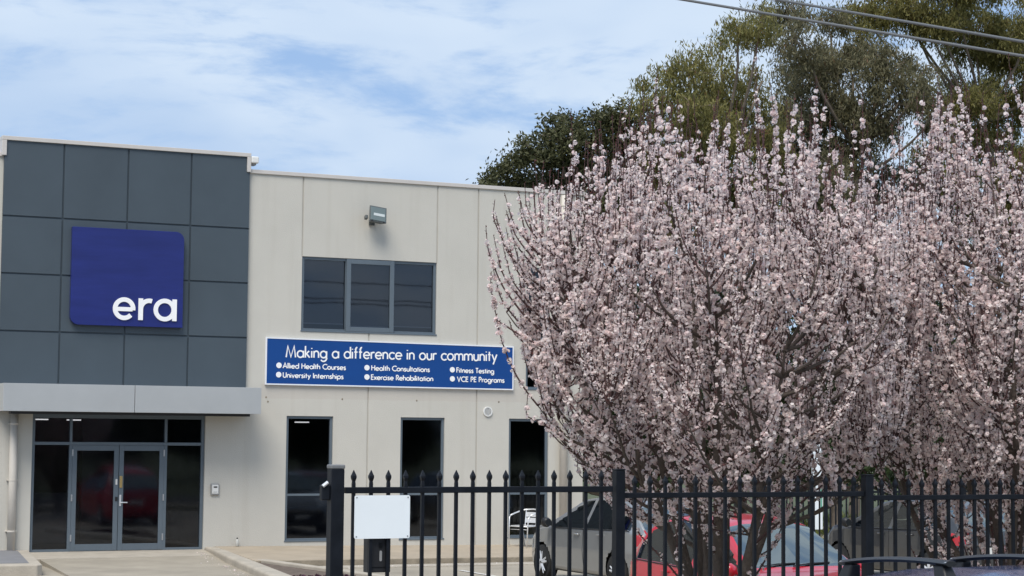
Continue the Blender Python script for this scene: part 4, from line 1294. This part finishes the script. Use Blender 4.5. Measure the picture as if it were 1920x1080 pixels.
    tone = np.repeat(np.clip(rng.normal(.6, .25, len(C)), 0, .98), 5)
    fast_mesh("blossom", V, F, M_PETAL, t, rnd=tone)
    B = np.concatenate(B); BA = np.concatenate(BA)
    V, F = leaves(rng, B, BA, .024, .011)
    fast_mesh("buds", V, F, M_BUD, t, rnd=rng.random(len(B)))
    return t

RR = np.array([_R.x, _R.y]); RR = RR / np.linalg.norm(RR)
TOW = np.array([-_fw.x, -_fw.y]); TOW = TOW / np.linalg.norm(TOW)
ENV = [(.7, .2), (1.5, .35), (1.8, .8), (2.1, 1.15), (2.4, 1.46), (2.8, 1.70), (3.2, 1.84), (4.0, 1.90), (4.5, 1.78), (4.85, 1.52), (5.2, 1.1), (5.55, .68), (5.9, .25)]
T1 = (2.03, -22.2, YL)
def side(*pts):
    """points given sideways/height/towards the street in the tree's own metres"""
    return [(RR[0] * a + TOW[0] * c, RR[1] * a + TOW[1] * c, b - YL) for a, b, c in pts]
ex1 = [(side((-1.15, 2.95, .3), (-1.78, 3.40, .35), (-2.03, 3.72, .4), (-2.16, 4.05, .4), (-2.18, 4.28, .4)), 1.25),
       (side((-1.2, 3.1, .1), (-1.75, 3.72, .1), (-2.00, 4.12, .15), (-2.12, 4.38, .15), (-2.10, 4.55, .15)), .9),
       (side((-1.3, 3.0, .5), (-1.80, 3.22, .6), (-2.02, 3.36, .6), (-2.08, 3.40, .6)), .9),
       (side((-1.2, 2.9, .2), (-1.75, 3.15, .2), (-1.92, 3.30, .2), (-1.96, 3.42, .2)), .9),
       (side((-1.2, 3.5, 0), (-1.7, 3.95, 0), (-1.84, 4.35, 0), (-1.87, 4.62, 0)), .7),
       (side((-1.1, 3.3, -.2), (-1.62, 3.95, -.2), (-1.80, 4.45, -.2), (-1.82, 4.75, -.2)), .6),
       (side((-.8, 1.95, .5), (-1.35, 2.25, .6), (-1.68, 2.48, .6), (-1.80, 2.52, .6), (-1.78, 2.72, .6)), 1.0),
       (side((-.15, .75, .2), (-.45, 1.15, .35), (-.75, 1.45, .4), (-.85, 1.62, .4)), .7),
       (side((-.1, .6, .2), (-.35, .95, .4), (-.42, 1.35, .5), (-.40, 1.75, .5)), .7),
       (side((.1, .75, .2), (.35, 1.15, .4), (.52, 1.45, .4), (.62, 1.75, .4)), .8),
       (side((.05, .6, .3), (.22, .9, .5), (.26, 1.3, .5), (.30, 1.6, .5)), .9),
       (side((.25, 1.3, .2), (.85, 1.85, .3), (1.25, 2.15, .3), (1.5, 2.45, .3)), .8),
       (side((-.2, 2.0, .8), (-.32, 2.45, 1.35), (-.36, 2.75, 1.5), (-.28, 3.1, 1.55)), 1.6),
       (side((-.35, 2.1, .8), (-.58, 2.35, 1.3), (-.66, 2.62, 1.5), (-.72, 2.9, 1.5)), 1.5),
       (side((.4, 2.2, .6), (.75, 2.4, 1.3), (.92, 2.55, 1.4), (1.05, 2.8, 1.4)), 1.4),
       (side((-.5, 2.9, .9), (-.85, 3.1, 1.4), (-1.1, 3.2, 1.5), (-1.25, 3.3, 1.5)), 1.3)]
lrng = np.random.default_rng(31)
for i in range(18):
    a1, c1 = -lrng.uniform(1.78, 2.12), lrng.uniform(-.3, .6); b1 = lrng.uniform(3.62, 4.6)
    ex1.append((side((a1 + .75, b1 - .75, c1 * .6), (a1 + .3, b1 - .42, c1 * .9), (a1 + .08, b1 - .16, c1), (a1, b1 + lrng.uniform(.0, .25), c1)), lrng.uniform(.7, 1.2)))
plum_tree("left blossom tree, pale pink plum in full bloom in front of the red hatchback", T1, 11, ENV, 12, 210, 1580, ex1)
ENV2 = [(.7, .2), (1.5, .4), (1.9, .8), (2.2, 1.15), (2.6, 1.45), (3.3, 1.66), (4.0, 1.66), (4.6, 1.50), (5.1, 1.25), (5.6, .95), (6.0, .62), (6.35, .25)]
ex2 = [(side((-.1, .6, .2), (-.3, 1.0, .4), (-.48, 1.4, .5), (-.52, 1.8, .5)), 1.1), (side((-.1, .6, .2), (-.45, .95, .3), (-.75, 1.3, .4), (-.9, 1.7, .4)), 1.1),
       (side((.1, .6, .2), (.2, 1.0, .4), (.28, 1.5, .5)), 1.0), (side((-.05, .5, .3), (-.15, .85, .5), (-.2, 1.3, .5)), 1.1)]
erng = np.random.default_rng(77)
for i in range(28):
    a0, c0 = erng.uniform(-1.0, .5), erng.uniform(-.1, .7); b0 = erng.uniform(1.25, 2.0)
    ex2.append((side((a0 * .15, .45, c0 * .3), (a0 * .55, b0 * .55, c0 * .8), (a0 * .9, b0 * .85, c0), (a0, b0, c0)), erng.uniform(.8, 1.5)))
plum_tree("taller right blossom tree, pale pink plum in full bloom at the right edge", (5.25, -22.35, YL), 23, ENV2, 12, 210, 1600, ex2)

def leafy_tree(name, label, cat, base, clumps, m, seed, per, ll, lw, droop=0.0, bark=None, group=None, trunk_r=.3, spread=1.0, limbs=True, top=None):
    """trunk, limbs to every clump, and clumps of leaves hung on small sub-clumps. clumps: (x,y,z,rx,rz) about the base"""
    rng = np.random.default_rng(seed)
    t = thing(name, label, cat, base, 0, group)
    w = Wood()
    cl_ = np.array(clumps, float)
    ztop = top or (cl_[:, 2].max() * .8)
    cx, cy = cl_[:, 0].mean(), cl_[:, 1].mean()
    Pt = curve((0, 0, -.2), (cx * .6, cy * .6, ztop), (rng.normal(0, .3), rng.normal(0, .3), 0), 14)
    w.tube(Pt, trunk_r, trunk_r * .25, 10)
    Cs, As = [], []
    for (x, y, z, rx, rz) in clumps:
        if limbs:
            k = int(np.clip(np.searchsorted(Pt[:, 2], z - max(1.0, .7 * math.hypot(x, y))), 2, len(Pt) - 2))
            Q = curve(Pt[k], (x, y, z - rz * .2), (0, 0, -.1 * math.hypot(x, y)), 10)
            Q += np.cumsum(rng.normal(0, .04, Q.shape), 0) * np.linspace(0, 1, 10)[:, None]
            w.tube(Q, trunk_r * .32, .03, 6)
        rx, rz = rx * rng.uniform(.88, 1.08), rz * rng.uniform(.85, 1.08)
        ns = max(4, int(per[0] * rx * rx * rz))
        d = rng.normal(size=(ns, 3)); d /= np.linalg.norm(d, axis=1, keepdims=True)
        sc_ = d * (rng.random((ns, 1)) ** .40) * np.array([rx, rx, rz]) + np.array([x, y, z])
        if limbs:
            for q in range(0, ns, 3):
                w.tube(curve((x, y, z - rz * .2), sc_[q], (0, 0, .1), 5), .03, .008, 4)
        for c in sc_:
            k = int(per[1] * rng.uniform(.5, 1.4))
            s_ = per[2] * rng.uniform(.6, 1.3)
            off = rng.normal(size=(k, 3)) * s_ * np.array([1, 1, .75])
            if droop: off[:, 2] -= np.abs(rng.normal(0, s_ * 1.2, k)) * droop
            Cs.append(c + off)
            a = rng.normal(size=(k, 3)) * (.55 if droop else 1.0) + np.array([0, 0, -1.3 * droop])
            As.append(a)
    Cs = np.concatenate(Cs); As = unit(np.concatenate(As))
    V, F = leaves(rng, Cs, As, ll, lw)
    w.build("trunk", bark or M_GUMBARK, t)
    fast_mesh("crown", V, F, m, t, rnd=np.clip(rng.normal(.45, .25, len(Cs)), 0, 1))
    return t

def at_px(px, py, D):
    """a point of the place that lies in the photograph's direction (px, py) at distance D"""
    d = _fw + _R * ((px - 960) / 3600.0) - _U * ((py - 540) / 3600.0)
    return CAM + d * D
def gum(label, base_px, D, cl, m, seed, droop=.7, per=(44, 105, .20), ll=.18, lw=.040, tr=.20, name="gum_tree", group="tall gum trees behind the office", depth=2.2):
    b = at_px(base_px, 815, D); b.z = YZ
    rng = np.random.default_rng(seed + 100)
    out = []
    for px, py, r, rz in cl:
        p = at_px(px, py, D + rng.uniform(-depth, depth))
        k = D / 3600.0
        out.append((p.x - b.x, p.y - b.y, p.z - b.z, r * k, rz * k))
    return leafy_tree(name, label, "tree", tuple(b), out, m, seed, per, ll, lw, droop, M_GUMBARK, group, tr)
gum("leftmost gum tree, olive crown with a small outlying tuft on its left", 1390, 56,
    [(1225, 160, 34, 34), (1290, 135, 55, 45), (1350, 165, 60, 60), (1270, 235, 62, 70), (1345, 265, 70, 70), (1400, 215, 55, 60), (1430, 300, 60, 70), (1385, 60, 52, 38), (1350, 85, 28, 30), (1430, 48, 32, 34),
     (1255, 330, 60, 60), (1380, 380, 90, 60), (1205, 185, 26, 24), (1300, 200, 50, 45), (1420, 140, 34, 40), (1450, 250, 50, 60), (1240, 420, 80, 60)], M_GUM, 1)
gum("middle gum tree, dense grey green crown above the gap between the blossom trees", 1600, 60,
    [(1490, 70, 48, 52), (1530, 130, 60, 55), (1600, 110, 62, 55), (1660, 130, 58, 52), (1560, 200, 66, 62), (1640, 215, 60, 60), (1510, 250, 55, 70), (1590, 285, 58, 50), (1480, 170, 40, 55), (1700, 190, 40, 50), (1730, 165, 35, 40),
     (1520, 350, 80, 60), (1620, 372, 60, 40), (1470, 20, 60, 30), (1545, 40, 50, 30), (1745, 120, 34, 24), (1700, 110, 40, 22), (1460, 215, 45, 40), (1720, 330, 40, 50), (1655, 330, 34, 34), (1560, 440, 110, 60), (1745, 215, 30, 40)], M_GUM2, 2)
gum("rightmost gum tree, bright olive crown reaching out of the top of the view", 1860, 64,
    [(1620, 20, 60, 30), (1690, 22, 66, 36), (1760, 30, 66, 38), (1830, 60, 70, 62), (1890, 90, 66, 60), (1935, 40, 60, 60), (1800, -40, 110, 40), (1850, 150, 46, 30), (1930, 170, 60, 60), (1660, -50, 90, 40),
     (1800, 235, 55, 60), (1870, 270, 60, 70), (1800, 330, 60, 55), (1780, 160, 40, 30), (1950, 330, 70, 70), (1760, 200, 36, 40), (1830, 190, 50, 36), (1745, 290, 36, 40), (1900, 200, 50, 40), (1850, 400, 90, 60), (1740, 60, 50, 26), (1600, 55, 34, 22)], M_GUM, 3)
gum("dark rounded evergreen tree rising behind the right end of the office roof", 1080, 58,
    [(925, 345, 36, 26), (960, 318, 40, 40), (1000, 290, 44, 48), (1050, 262, 48, 54), (1110, 262, 48, 56), (1160, 262, 50, 56), (1010, 350, 60, 40), (1090, 340, 60, 50), (1170, 340, 60, 60), (1200, 300, 46, 60), (1125, 420, 90, 60), (1135, 222, 34, 26), (1185, 215, 34, 34), (1060, 222, 26, 22), (905, 352, 22, 14), (1215, 262, 34, 40)],
    M_DARKLEAF, 4, droop=0.15, per=(95, 60, .17), ll=.14, lw=.065, tr=.3, name="evergreen_tree", group=None, depth=1.5)
# evergreen screen beyond the rear fence
hz = [(1140, 600, 110, 210, 52), (1280, 590, 115, 220, 50), (1420, 620, 120, 200, 54), (1570, 720, 110, 150, 49), (1700, 640, 120, 200, 53), (1840, 690, 110, 170, 50), (1980, 640, 120, 200, 52)]
names = ["left of the blossom trees beside the office corner", "behind the middle of the left blossom tree", "behind the right side of the left blossom tree", "behind the white banner and rear fence", "between the two blossom trees", "behind the right blossom tree", "at the far right edge"]
for i, (px, py, r, rz, D) in enumerate(hz):
    gum("dark green bushy screen tree " + names[i], px, D, [(px, py, r, rz * .5), (px - r * .4, py + rz * .55, r * .8, rz * .4), (px + r * .4, py + rz * .6, r * .8, rz * .4), (px, py + rz * .85, r * .9, rz * .25), (px - r * .5, 815, r * .7, 30), (px + r * .5, 815, r * .7, 30)] + [(px + q * r, 868, r * .55, 52) for q in (-.9, -.3, .3, .9)],
        M_HEDGE, 40 + i, droop=.1, per=(26, 50, .24), ll=.17, lw=.08, tr=.16, name="screen_tree", group="screen trees beyond the rear fence", depth=1.0)

# rear picket fence and banner by the far boundary
rf = thing("rear_fence", "low black picket fence at the back of the yard beside the office corner", "fence", (0, -6.4, 0))
xf0, xf1 = 12.6, 22.0
for x in np.arange(xf0, xf1 + .1, 2.35):
    MB().box(x - .035, -.035, YZ, x + .035, .035, 1.50).build("post", M_STEEL, rf)
pickets(rf, xf0 + .12, .125, 74, 1.46, YZ + .08)
MB().box(xf0, -.02, 1.27, xf1, .02, 1.31).build("rail", M_STEEL, rf); MB().box(xf0, -.02, .10, xf1, .02, .14).build("rail", M_STEEL, rf)
bp_ = at_px(1532, 815, 40.5)
fb = thing("feather_banner", "tall narrow white banner with green arch behind the rear fence", "banner", (bp_.x, bp_.y, YZ))
MB().tube([(-.13, 0, 0), (-.13, 0, 2.6)], .016, 8).build("pole", M_GALV, fb)
MB().prism([(-.11, .55), (.13, .55), (.13, 2.25), (.10, 2.42), (.02, 2.55), (-.11, 2.58)], -.004, .004).build("cloth", M_PLATE, fb)
g_ = MB(); ribbon(g_, arc(.01, 1.42, .085, .12, 0, 180, 12), .05, -.008, .003); ribbon(g_, [(.095, 1.42), (.095, .95)], .03, -.008, .003)
g_.build("green_arch", mat("banner_green", (.03, .30, .17), .6), fb)

# ------------------------------------------------------------------ overhead cables (top right), with their sag
def cable(a, b, sag, label, r=.016):
    a, b = np.array(a, float), np.array(b, float)
    P = curve(a, b, (0, 0, -sag), 60)
    d = thing("power_cable", label, "cable", tuple(a), 0, "overhead cables")
    w = Wood(); w.tube(P - a, r, r, 7); w.build("cable", mat("grey_cable_sheath", (.13, .135, .14), .5), d)
def cable_through(p1, D1, p2, D2, label, r):
    A = np.array(at_px(*p1, D1)); B = np.array(at_px(*p2, D2)); u = (B - A)
    cable(A - u * 2.2, B + u * 2.2, 0.0, label, r)
cable_through((1285, 0), 24, (1918, 105), 20, "lower of the two grey overhead cables crossing the top right corner", .017)
cable_through((1450, -2), 24.2, (1918, 78), 20.4, "upper of the two grey overhead cables crossing the top right corner", .017)

# the far side of the street, seen only as reflections in the glass
def street_tree(x, y, h, r, seed, label):
    cl = [(0, 0, h * .72, r, h * .28), (-r * .45, .3, h * .5, r * .8, h * .25), (r * .45, -.2, h * .52, r * .8, h * .25), (.1, 0, h * .3, r * .85, h * .2)]
    leafy_tree("street_tree", label, "tree", (x, y, YZ), cl, M_HEDGE, seed, (7, 40, .34), .34, .16, .1, M_GUMBARK, "street trees across the road", .16)
for i, x in enumerate((6, 11, 16, 21, 26, 31, 42, 47)):
    street_tree(x, -60 - 1.5 * (i % 2), (6.6, 6.0, 6.9)[i % 3], 3.4, 60 + i, "broad green street tree across the road, outside the view")
street_tree(37.0, -59, 10.6, 3.6, 80, "tallest street tree across the road, outside the view")
cable((-60, -52, 9.95), (110, -52, 9.95), .15, "upper street cable across the road, outside the view", .03)
cable((-60, -52, 9.25), (110, -52, 9.10), .2, "middle street cable across the road, outside the view", .03)
cable((-60, -51.8, 9.05), (110, -51.8, 8.85), .2, "lowest street cable across the road, outside the view", .03)
